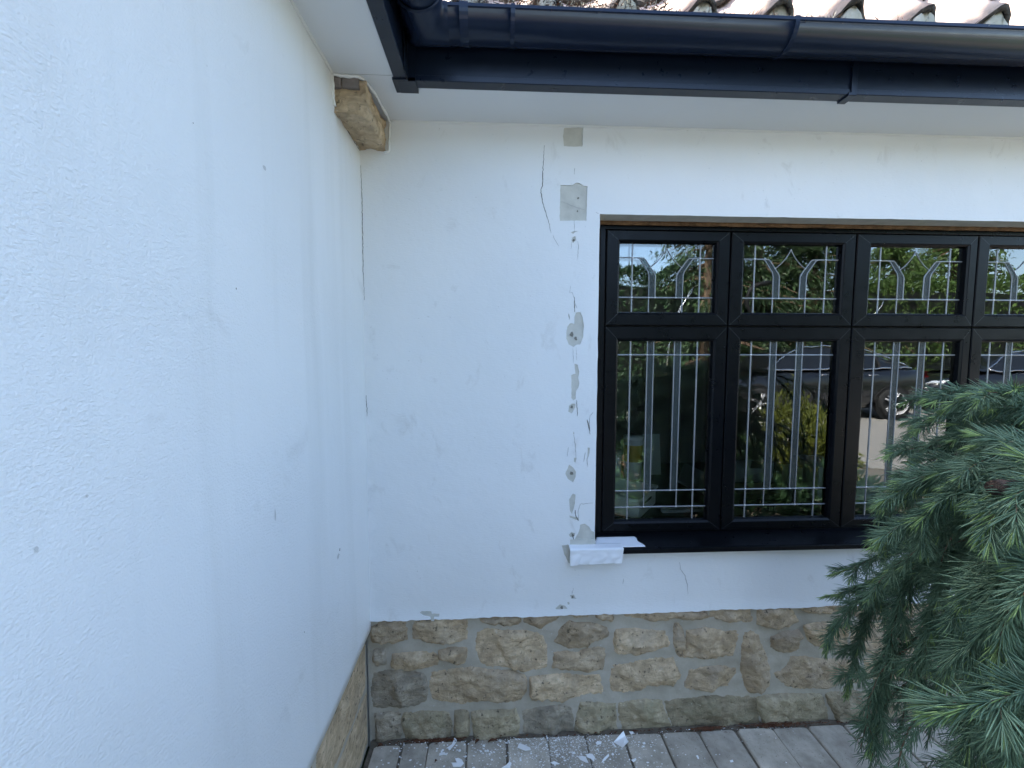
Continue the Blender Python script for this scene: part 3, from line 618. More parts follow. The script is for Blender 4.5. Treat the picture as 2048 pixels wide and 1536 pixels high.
gu = empty('rain_gutter', 'glossy black half round plastic gutter along the eaves', 'gutter')
GR, GC, GZ = .0565, .0605, 2.434
prof = [(GC + GR * math.cos(a), GZ + GR * math.sin(a)) for a in np.linspace(0, -math.pi, 25)]
rim = [(GC + GR - .006, GZ - .003), (GC + GR - .006, GZ + .004), (GC + GR + .003, GZ + .004), (GC + GR + .003, GZ - .004), (GC + GR, GZ - .006)]
inner = [(GC + (GR - .003) * math.cos(a), GZ + (GR - .003) * math.sin(a)) for a in np.linspace(-math.pi, 0, 21)]
lprof('trough', rim[:1] + rim + prof[1:] + [(GC - GR, GZ + .01)] + inner, gu, M['gutter'], smooth=False)
gu.children[-1].data.polygons.foreach_set('use_smooth', [5 <= (i % (len(rim) + 1 + len(prof) - 1 + 1 + len(inner) - 1)) for i in range(len(gu.children[-1].data.polygons))])
def clip(name, xa, xb, grow, par):
    pr = [(GC + (GR + grow) * math.cos(a), GZ + (GR + grow) * math.sin(a)) for a in np.linspace(.13, -math.pi, 25)]
    pr = [(GC + GR - .007, GZ + .008)] + pr; v = []; f = []; k = len(pr)
    for x in (xa, xb):
        for o_, z in pr: v.append((x, YF - o_, z))
    for x in (xa, xb):
        for o_, z in pr: v.append((x, YF - (GC + (o_ - GC) * .93), GZ + (z - GZ) * .93))
    for j in range(k - 1): f += [(j, j + 1, k + j + 1, k + j), (j, j + 1, 2 * k + j + 1, 2 * k + j), (k + j, k + j + 1, 3 * k + j + 1, 3 * k + j)]
    f += [(0, k, 3 * k, 2 * k), (k - 1, 2 * k - 1, 4 * k - 1, 3 * k - 1)]
    return obj(name, v, f, M['gutter'], par)
for px, wd, gr in ((927, .024, .0035), (1026, .012, .0030), (1596, .013, .0030)):
    x_ = onY(px, 20, YF - GC - GR)[0]; clip('gutter_clip', x_ - wd / 2, x_ + wd / 2, gr, gu)
clip('gutter_clip', -.126, -.119, .0025, gu)
# corner socket of the inside angle: a slightly larger shell round the mitre
pr2 = [(GC + (GR + .0028) * math.cos(a), GZ + (GR + .0028) * math.sin(a)) for a in np.linspace(.1, -math.pi, 25)]
k = len(pr2); v = [(XF + o_, YF - .165, z) for o_, z in pr2] + [(XF + o_, YF - o_, z) for o_, z in pr2] + [(-.085 - .03, YF - o_, z) for o_, z in pr2]
part(obj('angle_joint', v, [(s * k + j, s * k + j + 1, (s + 1) * k + j + 1, (s + 1) * k + j) for s in range(2) for j in range(k - 1)], M['gutter'], gu, True), 'moulded black gutter angle at the inner corner')
v = [];
MB().tube([(XF + GC + (GR + .004) * math.cos(a), YF - .168, GZ + (GR + .004) * math.sin(a)) for a in np.linspace(.1, -math.pi, 22)], .004, 6).build('socket_ring', M['gutter'], gu, True)

# ------------------------------------------------------------------ pantiled roof
SL = R(46); TW, TL, GA = .2235, .34, .285
EY, EZ = 1.262, 2.478       # eaves line of the tiles
def pan(u):                  # pantile section, u in 0..1: wide pan, then roll
    if u < .58: return -.016 * math.sin(math.pi * u / .58) + .006 * (u / .58)
    t = (u - .58) / .42; return .006 + .050 * math.sin(math.pi * min(1, t * 1.02) ** .9) - .004 * t
us = np.linspace(0, 1.06, 22); th = .017
def tile_mesh(sd_):
    v = []; f = []; mi = []; k = len(us)
    for s_ in (0, .10, .22, TL):
        for u in us: v.append((u * TW, s_ + (.010 * fractal(Vector((u * 6, sd_ * 3, 1)), 3) if s_ == 0 else 0), pan(min(u, 1)) - .012 * max(0, u - 1) / .06 + .0030 * noise.noise(Vector((u * 7, s_ * 14, sd_)))))
    for s_ in (0, .10, .22, TL):
        for u in us: v.append((u * TW, s_ + (.010 * fractal(Vector((u * 6, sd_ * 3, 1)), 3) if s_ == 0 else 0), pan(min(u, 1)) - .012 * max(0, u - 1) / .06 - th * (1 + .35 * noise.noise(Vector((u * 9, sd_, 4)))) + .003 * noise.noise(Vector((u * 14, s_ * 20, 4 + sd_)))))
    for r_ in range(3):
        for j in range(k - 1):
            f.append((r_ * k + j, r_ * k + j + 1, (r_ + 1) * k + j + 1, (r_ + 1) * k + j)); mi.append(0)
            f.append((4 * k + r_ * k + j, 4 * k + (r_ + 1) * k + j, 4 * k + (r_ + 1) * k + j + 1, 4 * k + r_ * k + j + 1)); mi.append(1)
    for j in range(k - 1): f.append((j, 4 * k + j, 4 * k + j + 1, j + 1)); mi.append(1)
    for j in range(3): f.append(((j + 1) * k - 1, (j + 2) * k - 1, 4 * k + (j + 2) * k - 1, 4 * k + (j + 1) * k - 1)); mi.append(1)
    tme = bpy.data.meshes.new('roof_tile'); tme.from_pydata(v, [], f); tme.materials.append(M['tile']); tme.materials.append(M['tiledirt']); tme.polygons.foreach_set('material_index', mi)
    tme.polygons.foreach_set('use_smooth', [True] * len(f)); tme.update()
    return tme
tmes = [tile_mesh(2.7 * q) for q in range(5)]; tme = tmes[0]
rf = empty('pantile_roof', 'sunlit weathered clay pantile roof above the black gutter', 'roof')
def xoff(px): return onY(px, 20, EY)[0]
X0 = xoff(1553) - .78 * TW; X0 -= math.ceil((X0 + .5) / TW) * TW
for r_ in range(9):
    for c_ in range(-2, 19):
        x = X0 + c_ * TW + .002 * random.gauss(0, 1); d = r_ * GA * math.cos(SL)
        if r_ == 0 and x < -.34: continue
        if d + .12 < (-.16 - x - TW): continue
        inst('roof_tile', random.choice(tmes), rf, (x, EY + d + random.gauss(0, .007), EZ + r_ * (GA * math.sin(SL)) + random.gauss(0, .0015)), (SL - R(3.2) + random.gauss(0, .012), random.gauss(0, .02), random.gauss(0, .02)))
# bedding mortar under each roll at the eaves
for c_ in range(0, 19):
    x = X0 + c_ * TW; 
    if x < -.3: continue
    vv = []; ff = []; us2 = np.linspace(.50, 1.03, 12); kk = len(us2)
    for lay, (yo, dz) in enumerate(((.012, 0), (.020, .5), (.010, 1))):
        for u in us2:
            zt = pan(min(u, 1)) - th - .001; zb = -.045; z = zt + (zb - zt) * dz
            vv.append((x + u * TW + .003 * random.gauss(0, .5), EY + yo + .005 * noise.noise(Vector((x * 7 + u * 11, z * 40, dz * 3))), EZ + z))
    for l_ in range(2):
        for j in range(kk - 1): ff.append((l_ * kk + j, l_ * kk + j + 1, (l_ + 1) * kk + j + 1, (l_ + 1) * kk + j))
    o = obj('bedding_mortar', vv, ff, M['bed'], rf, True); sd = o.modifiers.new('s', 'SOLIDIFY'); sd.thickness = .03; sd.offset = -1
ey, ez = EY + .05, EZ - .055; L1 = 3.3
deck = MB().add([(-4.2, ey, ez), (XR + .3, ey, ez), (XR + .3, ey + L1, ez + L1 * math.tan(SL)), (-4.2, ey + L1, ez + L1 * math.tan(SL)), (XR + .3, ey + 2 * L1, ez), (-4.2, ey + 2 * L1, ez)], [(0, 1, 2, 3), (3, 2, 4, 5)])
deck.add([(XF + .02, -2.9, ez), (XF + .02, ey + .5, ez), (XF + .02 - 2.4, ey + 2.4, ez + 2.4 * math.tan(SL)), (XF + .02 - 2.4, -2.9, ez + 2.4 * math.tan(SL)), (XF - 4.8, -2.9, ez), (XF - 4.8, ey + .5, ez)], [(0, 1, 2, 3), (3, 2, 5, 4)])
deck.build('roof_deck', M['tiledirt'], rf)
for r_ in range(4):                  # first courses of the wing roof
    for c_ in range(14):
        y = 1.0 - c_ * TW
        inst('roof_tile', tme, rf, (-.19 - r_ * GA * math.cos(SL), y, EZ + r_ * GA * math.sin(SL)), (SL - R(3), 0, R(90)))
# moss, needles and twigs caught along the eaves
vv = []; ff = []
for i in range(4200):
    x = rng.uniform(-.12, 1.0) if i < 3000 else X0 + (rng.integers(4, 16) + rng.normal(.34, .13)) * TW; yb = EY - rng.uniform(-.012, .05); zb = EZ - .055 + rng.uniform(0, .05) * (1.25 if x < .5 else .6)
    a = rng.normal(0, 1, 3); a[2] = abs(a[2]) * (.5 if i % 3 else 1.0); a /= np.linalg.norm(a); l_ = rng.uniform(.008, .032); s = np.cross(a, rng.normal(0, 1, 3)); s = s / np.linalg.norm(s) * rng.uniform(.0006, .0020)
    p = np.array([x, yb, zb]); t_ = np.cross(a, s); b = len(vv); vv += [tuple(p - s), tuple(p + s), tuple(p + t_), tuple(p + a * l_)]; ff += [(b, b + 1, b + 3), (b + 1, b + 2, b + 3), (b + 2, b, b + 3)]
o = obj('moss_and_twigs', vv, ff, None, rf, mats=[M['leaflit'], M['bed'], M['tiledirt']], midx=[int(q) for q in np.repeat(rng.choice([0, 1, 2], 4200, p=[.35, .25, .4]), 3)]); o['kind'] = 'stuff'
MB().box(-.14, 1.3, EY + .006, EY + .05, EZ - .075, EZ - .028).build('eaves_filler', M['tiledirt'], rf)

# ------------------------------------------------------------------ leaded window
wd = empty('leaded_window', 'black casement window with leaded glass panes in the white wall', 'window')
EX = [.441, .9325, 1.442, 1.951, 2.444]; ZT, ZM, ZB = 1.975, 1.608, .781
OP = [(.495, .8785), (.989, 1.389), (1.5065, 1.9115), (2.005, 2.392)]
ZTO, ZBO = (1.660, 1.930), (.823, 1.5525)
fr = MB(); fr.box(.420, .4395, FY + .006, FY + .07, .766, 1.992); fr.box(2.4455, 2.465, FY + .006, FY + .07, .766, 1.992); fr.box(.4395, 2.4455, FY + .006, FY + .07, 1.9765, 1.992); fr.box(.4395, 2.4455, FY + .006, FY + .07, .766, .7795)
fr.build('outer_frame', M['frame'], wd, bevel=.0012)
bk = MB()
for x in EX[1:4]: bk.box(x - .03, x + .03, FY + .018, FY + .068, .7797, 1.9763)
bk.box(.4397, 2.4453, FY + .0185, FY + .0675, ZM - .03, ZM + .03); bk.box(.4397, .47, FY + .0187, FY + .066, .7799, 1.976); bk.box(2.41, 2.445, FY + .0187, FY + .066, .7799, 1.976); bk.box(.4399, 2.445, FY + .0189, FY + .0655, 1.945, 1.976); bk.box(.4399, 2.445, FY + .0189, FY + .0655, .78, .81)
bk.build('mullion', M['gap'], wd)
pk = []
for i in range(160):
    x = .396 + 2.09 * i / 159; pk.append((x, .0022 * fractal(Vector((x * 13, 0, 0)), 4), .002 * fractal(Vector((x * 9, 3, 0)), 3)))
v = []; f = []
for x, a, b_ in pk: v += [(x, FY - .004 + b_, 1.9905 + a), (x, FY - .006 + b_ * 2, 2.000 + a), (x, FY - .003, 2.0075), (x, FY + .03, 2.0078), (x, FY + .03, 1.9925)]
for i in range(len(pk) - 1):
    for j in range(4): f.append((i * 5 + j, i * 5 + j + 1, i * 5 + 5 + j + 1, i * 5 + 5 + j))
part(obj('packing_strip', v, f, M['wood'], wd), 'raw brown strip showing between lintel and window frame')
MB().box(.393, .4195, FY + .022, FY + .05, .77, 1.991).build('packing_strip', M['wood'], wd)

GY = FY + .021
def sash(x0, x1, z0, z1, ox, oz):
    g = .0028; rings = []
    def rect(a, b_, c_, d_, y): return [(a, y, c_), (b_, y, c_), (b_, y, d_), (a, y, d_)]
    X0_, X1_, Z0_, Z1_ = x0 + g, x1 - g, z0 + g, z1 - g
    for ins, y in ((0, FY + .018), (0, FY + .0025), (.0025, FY)): rings.append(rect(X0_ + ins, X1_ - ins, Z0_ + ins, Z1_ - ins, y))
    for out, y in ((.0075, FY), (.0055, FY + .002), (.0, FY + .0055), (-.0035, FY + .019), (-.0035, FY + .034)): rings.append(rect(ox[0] - out, ox[1] + out, oz[0] - out, oz[1] + out, y))
    v = [p for r_ in rings for p in r_]; f = []
    for i in range(len(rings) - 1):
        for j in range(4): f.append((i * 4 + j, i * 4 + (j + 1) % 4, i * 4 + 4 + (j + 1) % 4, i * 4 + 4 + j))
    s = obj('sash', v, f, M['frame'], wd)
    m = MB()
    for (cx, cz), (qx, qz) in zip(((X0_, Z0_), (X1_, Z0_), (X1_, Z1_), (X0_, Z1_)), ((ox[0], oz[0]), (ox[1], oz[0]), (ox[1], oz[1]), (ox[0], oz[1]))):
        a = Vector((cx, 0, cz)); b_ = Vector((qx, 0, qz)); t_ = (b_ - a).normalized(); nn = Vector((-t_.z, 0, t_.x)) * .0005; a += t_ * .004; b_ -= t_ * .009; y = FY - .0003
        m.add([(a - nn) + Vector((0, y, 0)), (a + nn) + Vector((0, y, 0)), (b_ + nn) + Vector((0, y, 0)), (b_ - nn) + Vector((0, y, 0))], [(0, 1, 2, 3)])
    m.build('mitre_joint', M['mitre'], s)
    e = .004
    for nm, y in (('glass_pane', GY), ('glass_pane', GY + .02)):
        obj(nm, [(ox[0] - e, y, oz[0] - e), (ox[1] + e, y, oz[0] - e), (ox[1] + e, y, oz[1] + e), (ox[0] - e, y, oz[1] + e)], [(0, 1, 2, 3)], M['glass'], s)
    return s
def came(s, pts, w_=.0058, h=.0022):
    """one lead strip stuck on the glass, half-round in section, following (x,z) points"""
    v = []; f = []; k = len(pts); pts = [np.array(p, float) for p in pts]
    sec = [(-.5, 0), (-.42, .55), (-.18, 1), (.18, 1), (.42, .55), (.5, 0)]
    for i, p in enumerate(pts):
        t0 = pts[i] - pts[max(i - 1, 0)]; t1 = pts[min(i + 1, k - 1)] - pts[i]
        t0 = t0 / (np.linalg.norm(t0) + 1e-9); t1 = t1 / (np.linalg.norm(t1) + 1e-9); t_ = t0 + t1; t_ /= np.linalg.norm(t_); n = np.array([-t_[1], t_[0]]); sc = 1 / max(.5, abs(t_ @ (t1 if np.linalg.norm(t1) > .5 else t0)))
        for a, b_ in sec:
            q = p + n * a * w_ * sc * random.uniform(.93, 1.07); v.append((q[0], GY - .0004 - b_ * h * random.uniform(.85, 1.15), q[1]))
    m_ = len(sec)
    for i in range(k - 1):
        for j in range(m_ - 1): f.append((i * m_ + j, i * m_ + j + 1, (i + 1) * m_ + j + 1, (i + 1) * m_ + j))
    return obj('lead_came', v, f, M['lead'], s)
def seg(a, b_, n=6): return [np.array(a) + (np.array(b_) - np.array(a)) * i / n for i in range(n + 1)]
dotme = None
def dot(s, x, z, r_=.0052):
    m = MB(); m.lathe([(.0001, .0034), (.5 * r_, .0031), (.85 * r_, .002), (r_, 0)], (0, 0, 0), 9)
    o = obj('solder_joint', [(x + a * random.uniform(.85, 1.2), GY - .0006 - c_, z + b_ * random.uniform(.85, 1.2)) for a, b_, c_ in m.v], m.f, M['solder'], s, True)
def bez(a, c_, b_, n=10): return [np.array(a) * (1 - t) ** 2 + np.array(c_) * 2 * t * (1 - t) + np.array(b_) * t * t for t in np.linspace(0, 1, n)]
for i in range(4):
    o0, o1 = OP[i]; cx = (o0 + o1) / 2 + (.0 if i else -.001); hb = (.1355, .1465, .1475, .1400)[i]; ho, hi_ = .0675, .0420
    # top light
    s = sash(EX[i], EX[i + 1], ZM, ZT, (o0, o1), ZTO); zb, zt = ZTO; z1, z2 = 1.7205, 1.8735
    for sg in (-1, 1):
        xb = cx + sg * hb; came(s, seg((xb, zb), (xb, zt), 8), .0066); dot(s, xb, z1); dot(s, xb, z2)
        xe = o0 if sg < 0 else o1
        came(s, seg((xe, z2), (cx + sg * .106, z2), 4), .0056)
        outer_ = [(cx + sg * .117, z2), (cx + sg * .106, z2 - .003), (cx + sg * .0725, 1.822), (cx + sg * .0685, 1.806), (cx + sg * ho, z1)]
        inner_ = [(cx + sg * .106, z2), (cx + sg * .090, z2 - .001), (cx + sg * .083, z2 - .007), (cx + sg * .0475, 1.817), (cx + sg * .0428, 1.806), (cx + sg * hi_, z1)]
        came(s, outer_, .0045); came(s, inner_, .0050)
        q = [(a, GY - .0009, b_) for a, b_ in outer_[1:]] + [(a, GY - .0009, b_) for a, b_ in inner_[:0:-1]]
        obj('textured_glass_strip', q, [tuple(range(len(q)))], M['texglass'], s)
        dot(s, cx + sg * ho, z1, .004); dot(s, cx + sg * hi_, z1, .004); dot(s, cx + sg * .0620, 1.838, .003)
        came(s, seg((cx + sg * ho, z1), (cx + sg * ho, zb), 3), .0052)
        came(s, bez((cx + sg * .0620, 1.838), (cx + sg * .022, 1.866), (cx, 1.911)), .0040)
    came(s, seg((o0, z1), (o1, z1), 12), .0064); dot(s, cx, 1.910, .0032)
    # lower casement
    s = sash(EX[i], EX[i + 1], ZB, ZM, (o0, o1), ZBO); zb, zt = ZBO; h1, h2, h3 = 1.4955, .9445, .8765
    for sg in (-1, 1):
        xb = cx + sg * hb; came(s, seg((xb, zb), (xb, zt), 22), .0068)
        came(s, seg((cx + sg * ho, h3), (cx + sg * ho, zt), 20), .0052); came(s, seg((cx + sg * hi_, h2), (cx + sg * hi_, zt), 18), .0052)
        for z in (h1, h2, h3): dot(s, xb, z)
        for z in (h1, h2, h3): dot(s, cx + sg * ho, z, .0042)
        for z in (h1, h2): dot(s, cx + sg * hi_, z, .0042)
        a, b_ = sorted((cx + sg * ho, cx + sg * hi_)); y = GY - .0009
        obj('textured_glass_strip', [(a, y, h2), (b_, y, h2), (b_, y, zt), (a, y, zt)], [(0, 1, 2, 3)], M['texglass'], s)
    for z in (h1, h2, h3): came(s, seg((o0, z), (o1, z), 12), .0062)
# projecting sill
sp = [(FY + .02, .780), (FY + .004, .7785), (D - .024, .7640), (D - .0285, .7620), (D - .030, .759), (D - .030, .7445), (D - .0275, .7425), (D - .018, .7425), (D - .018, .748), (FY + .02, .752)]
v = []; f = []; k = len(sp)
for x in (.305, 2.56):
    for y, z in sp: v.append((x, y, z))
for j in range(k): f.append((j, (j + 1) % k, k + (j + 1) % k, k + j))
f += [tuple(range(k)), tuple(range(k, 2 * k))[::-1]]
o = obj('window_sill', v, f, M['frame'], wd); o.location = (0, 0, -.0015)
so_ = MB().box(.30, .397, D - .002, D + .01, .738, .79).build('sill_horn_packing', M['plaster'], wd)

# ------------------------------------------------------------------ tape on the end of the sill
def sheet(name, quadfn, nu, nv, m, label, th=.0005):
    v = []; f = []
    for j in range(nv + 1):
        for i in range(nu + 1): v.append(quadfn(i / nu, j / nv))
    for j in range(nv):
        for i in range(nu): f.append((j * (nu + 1) + i, j * (nu + 1) + i + 1, (j + 1) * (nu + 1) + i + 1, (j + 1) * (nu + 1) + i))
    o = obj(name, v, f, m, None, True); sd = o.modifiers.new('s', 'SOLIDIFY'); sd.thickness = th
    return tag(o, label, 'tape', 'white tape on the window sill')
def silltop(y): return .7640 + (.7785 - .7640) * (y - (D - .024)) / (FY + .004 - (D - .024)) + .0006
def t1(u, v_):
    y = D - .022 + v_ * .070; x0, x1 = .385 + .03 * v_, .585 - .022 * v_ + .004 * math.sin(v_ * 9)
    x = x0 + (x1 - x0) * u; return (x, y, silltop(y) + .0008 * noise.noise(Vector((x * 60, y * 60, 0))) + .0008)
sheet('masking_tape', t1, 24, 10, M['tape'], 'flat strip of white tape on the black sill below the window corner')
def t2(u, v_):
    L_ = .085; s_ = v_ * L_; x = .293 + u * .207 - .010 * v_ * u + .012 * v_ * (1 - u) * 0; sag = .004 * noise.noise(Vector((x * 28, s_ * 40, 2))) + .003 * math.sin(u * 14 + v_ * 4) * v_
    if s_ < .028: y = D + .003 - s_; z = .7685 - s_ * .12
    else: y = D - .0325 - .004 * u - abs(sag); z = .7655 - (s_ - .028) - .006 * (1 - u) * v_
    return (x, y - .0008, z + .0016 + sag * .3)
sheet('masking_tape', t2, 40, 24, M['tape'], 'crumpled white tape folded over the left end of the sill')

# ------------------------------------------------------------------ paint flakes and litter on the paving
ZA = (740, 1420, 5.12); ZBB = (1140, 1420, 5.12)
flk = [(ZA, [(710,445),(730,432),(765,435),(790,470),(750,462),(712,470)], 'curved white paint flake on the paving, near the side wall'), (ZA, [(838,540),(890,545),(870,505),(905,500),(940,520),(962,560),(930,585),(850,578)], 'jagged white paint flake on the third paver from the side wall'),
 (ZA, [(1525,340),(1575,362),(1640,405),(1648,432),(1590,430),(1510,385)], 'large flat white paint flake on the paving below the peeling strip'), (ZA, [(1395,565),(1430,530),(1450,548),(1430,594),(1345,594)], 'white paint flake with a rounded tip at the bottom edge of the picture'),
 (ZA, [(780,392),(840,350),(865,285),(890,310),(870,355),(830,395)], 'long dull paint flake leaning at the foot of the stone plinth'), (ZA, [(1845,545),(1885,532),(1945,550),(1920,565),(1870,562)], 'thin white paint flake left of the two overlapping flakes'),
 (ZBB, [(82,480),(120,468),(160,485),(190,555),(150,545),(105,515)], 'big white paint flake, left one of two nearly touching'), (ZBB, [(165,455),(225,450),(255,485),(245,528),(210,500),(175,485)], 'white paint flake, right one of two nearly touching'),
 (ZBB, [(320,540),(345,500),(395,460),(400,480),(360,515)], 'slim pointed white paint flake lying across a paver'), (ZBB, [(262,340),(285,322),(325,325),(318,348),(275,360)], 'small oval white paint flake close to the plinth'), (ZBB, [(425,320),(440,330),(475,378),(470,388),(440,355)], 'splinter of white paint on the paving below the leaning flake'),
 (ZBB, [(625,515),(675,490),(680,510),(650,535)], 'white paint chip lying in a paving joint'), (ZBB, [(605,222),(645,220),(655,240),(625,252)], 'white paint chip right beside the leaning flake'), (ZBB, [(1290,470),(1310,468),(1322,495),(1310,502)], 'white paint chip on the buff paver right of the litter'), (ZBB, [(1635,518),(1665,515),(1675,530),(1645,535)], 'rounded white paint chip farthest right on the paving'), (ZBB, [(740,335),(765,328),(775,345),(755,352)], 'white paint chip on the first clean buff paver')]
for i, (z, pts, lab) in enumerate(flk):
    rr = random.Random(i); p3 = [Vector(onZ(z[0] + x / z[2], z[1] + y / z[2], .003)) for x, y in pts]; tx, ty = rr.gauss(0, .07), rr.gauss(0, .07); c = sum(p3, Vector()) / len(p3)
    vv = [(p.x, p.y, .0035 + tx * (p.x - c.x) + ty * (p.y - c.y) + abs(rr.gauss(0, .001))) for p in p3]; mn = min(q[2] for q in vv); vv = [(a, b_, q - mn + .002) for a, b_, q in vv]
    o = obj('paint_flake', vv, [tuple(range(len(vv)))], M['flake']); sd = o.modifiers.new('s', 'SOLIDIFY'); sd.thickness = .0012; tag(o, lab, 'paint flake', 'paint flakes on the paving')
p3 = [onY(1140 + x / 5.12, 1420 + y / 5.12, 0) if False else (x, y) for x, y in ((550,100),(570,150),(598,212),(540,268),(448,212))]
pts = []
for (x, y), yy_ in zip(p3, (D - .022, D - .030, D - .055, D - .085, D - .050)): pts.append(onY(1140 + x / 5.12, 1420 + y / 5.12, yy_))
mn = min(p[2] for p in pts); pts = [(a, b_, c_ - mn + .001) for a, b_, c_ in pts]
o = obj('paint_flake', pts, [(0, 1, 2, 3, 4)], M['flake']); sd = o.modifiers.new('s', 'SOLIDIFY'); sd.thickness = .0015; tag(o, 'largest white paint flake, propped up against the stone plinth', 'paint flake', 'paint flakes on the paving')
vv = []; ff = []
for i in range(2400):
    x = rng.normal(.27, .18) if i < 1980 else rng.uniform(-.42, 1.2); y = D - .02 - abs(rng.normal(0, .11)); s = rng.uniform(.0007, .0030) * (1.6 if rng.random() < .08 else 1)
    if i >= 2200: x = rng.uniform(-.42, .62); y = D - .02 - abs(rng.normal(0, .10)); s = rng.uniform(.0028, .0062)
    elif i > 2080: y = D - .012 - rng.uniform(0, .012)
    k = rng.integers(3, 6); a0 = rng.uniform(0, 6.28); b = len(vv); e = rng.uniform(.4, 1)
    for j in range(k):
        a = a0 + 6.283 * j / k; q = s * rng.uniform(.6, 1.3); vv.append((x + q * math.cos(a), y + q * e * math.sin(a), .0032 + rng.uniform(0, .001)))
    ff.append(tuple(range(b, b + k)))
o = obj('paint_dust', vv, ff, M['flake']); o['kind'] = 'stuff'; tag(o, 'fine white paint chips scattered over the paving under the peeling strip', 'paint chips')
vv = []; ff = []
for i in range(700):
    cl = rng.choice([0, 1, 2, 3]); x = [rng.normal(1.16, .07), rng.uniform(-.44, 2.6), rng.normal(-.22, .05), rng.normal(.86, .03)][cl]; y = D - .006 - abs(rng.normal(0, .007)); l_ = rng.uniform(.003, .013); a = rng.normal(0, .5)
    w2 = rng.uniform(.0007, .0025); b = len(vv); z = .001 + rng.uniform(0, .011 if cl == 0 else .005); dx, dy = l_ * math.cos(a), l_ * math.sin(a) * .5
    vv += [(x - dx, y - dy, z), (x, y - w2, z + .001), (x + dx, y + dy, z + rng.normal(0, .002)), (x, y + w2, z + .0025)]; ff += [(b, b + 1, b + 2, b + 3)]
o = obj('leaf_litter', vv, ff, M['leaflit']); o['kind'] = 'stuff'; tag(o, 'brown needle litter in the joint between plinth and paving', 'leaf litter')
def curled(px, py, l_, wdt, rz, lab):
    p = onZ(px, py, .004); v = []; f = []
    for i in range(9):
        t_ = i / 8; w2 = wdt * math.sin(math.pi * (t_ * .92 + .04))
        for s_ in (-1, 0, 1): v.append(((t_ - .5) * l_, s_ * w2, .004 + abs(s_) * .004 + .006 * math.sin(t_ * 3.1)))
    for i in range(8):
        for j in range(2): f.append((i * 3 + j, i * 3 + j + 1, i * 3 + 4 + j, i * 3 + 3 + j))
    o = obj('dead_leaf', v, f, M['leaflit'], None, True); o.location = (p[0], min(p[1], D - .03), .001); o.rotation_euler = (0, 0, rz); tag(o, lab, 'dead leaf', 'dead leaves on the paving')
curled(985, 1475, .034, .006, .1, 'curled brown dead leaf against the mossy stone at the plinth foot')
curled(955, 1478, .022, .006, .7, 'small brown dead leaf over a paving joint beside a curled leaf')
curled(872, 1525, .010, .004, .7, 'tiny brown dead leaf on the third paver from the side wall')
curled(762, 1489, .020, .007, .3, 'brown dead leaf in the corner where both plinths meet')

# ------------------------------------------------------------------ the dim room behind the glass
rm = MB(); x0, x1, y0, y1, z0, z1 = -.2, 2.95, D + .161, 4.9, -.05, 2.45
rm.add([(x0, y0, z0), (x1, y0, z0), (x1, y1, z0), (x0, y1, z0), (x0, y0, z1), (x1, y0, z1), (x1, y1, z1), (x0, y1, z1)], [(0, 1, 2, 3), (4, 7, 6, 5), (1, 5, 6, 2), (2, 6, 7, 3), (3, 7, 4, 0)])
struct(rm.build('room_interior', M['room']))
dk = empty('desk', 'dark worktop standing inside the window behind the glass', 'desk')
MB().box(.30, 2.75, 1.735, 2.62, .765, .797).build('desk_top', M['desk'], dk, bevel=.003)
for x in (.36, 2.68):
    for y in (1.80, 2.55): MB().box(x - .025, x + .025, y - .025, y + .025, -.05, .766).build('leg', M['desk'], dk)
ZD = .7975
def place(o, x, y, rz=0, z=ZD): o.location = (x, y, z); o.rotation_euler = (0, 0, rz); return o
cr = empty('plastic_crate', 'shallow white plastic crate behind the first lower pane', 'crate')
m = MB(); L_, W_, H_ = .36, .24, .085
m.box(-L_ / 2, L_ / 2, -W_ / 2, W_ / 2, 0, .006); m.box(-L_ / 2, L_ / 2, -W_ / 2, -W_ / 2 + .005, .006, H_); m.box(-L_ / 2, L_ / 2, W_ / 2 - .005, W_ / 2, .006, H_); m.box(-L_ / 2, -L_ / 2 + .005, -W_ / 2 + .005, W_ / 2 - .005, .006, H_); m.box(L_ / 2 - .005, L_ / 2, -W_ / 2 + .005, W_ / 2 - .005, .006, H_)
m.build('tray', M['white'], cr, bevel=.002)
m = MB(); m.box(-L_ / 2 - .008, L_ / 2 + .008, -W_ / 2 - .008, -W_ / 2, H_ - .012, H_ + .003); m.box(-L_ / 2 - .008, L_ / 2 + .008, W_ / 2, W_ / 2 + .008, H_ - .012, H_ + .003); m.box(-L_ / 2 - .008, -L_ / 2, -W_ / 2, W_ / 2, H_ - .012, H_ + .003); m.box(L_ / 2, L_ / 2 + .008, -W_ / 2, W_ / 2, H_ - .012, H_ + .003); m.build('rim', M['white'], cr, bevel=.003)
MB().box(-.07, .05, -W_ / 2 - .002, -W_ / 2 - .0005, .045, .055).build('handle_slot', M['gap'], cr); MB().box(L_ / 2 + .0005, L_ / 2 + .002, -.05, .05, .045, .055).build('handle_slot', M['gap'], cr)
place(cr, .555, 1.915, R(-38))
def tub(label, x, y, r_, h, body, lid, band=None, name='tub'):
    t = empty(name, label, name.replace('_', ' ')); MB().lathe([(.0001, 0), (r_ * .9, 0), (r_ * .92, .004), (r_, h), (r_ * .97, h), (.0001, h)], (0, 0, 0), 28).build('body', M[body], t, True)
    if lid: MB().lathe([(r_ * 1.05, h - .012), (r_ * 1.06, h + .002), (r_ * 1.02, h + .006), (.0001, h + .006)], (0, 0, 0), 28).build('lid', M[lid], t, True)
    if band: MB().lathe([(r_ * .975, h * .42), (r_ * 1.006, h * .82)], (0, 0, 0), 28).build('label_band', M[band], t, True)
    return place(t, x, y)
tub('white tub with a yellow band standing behind the first lower pane', .80, 2.31, .052, .235, 'white', 'white', 'yellow')
tub('small white jar left of the yellow banded tub', .69, 2.30, .040, .155, 'white', 'greyp', None, 'jar')
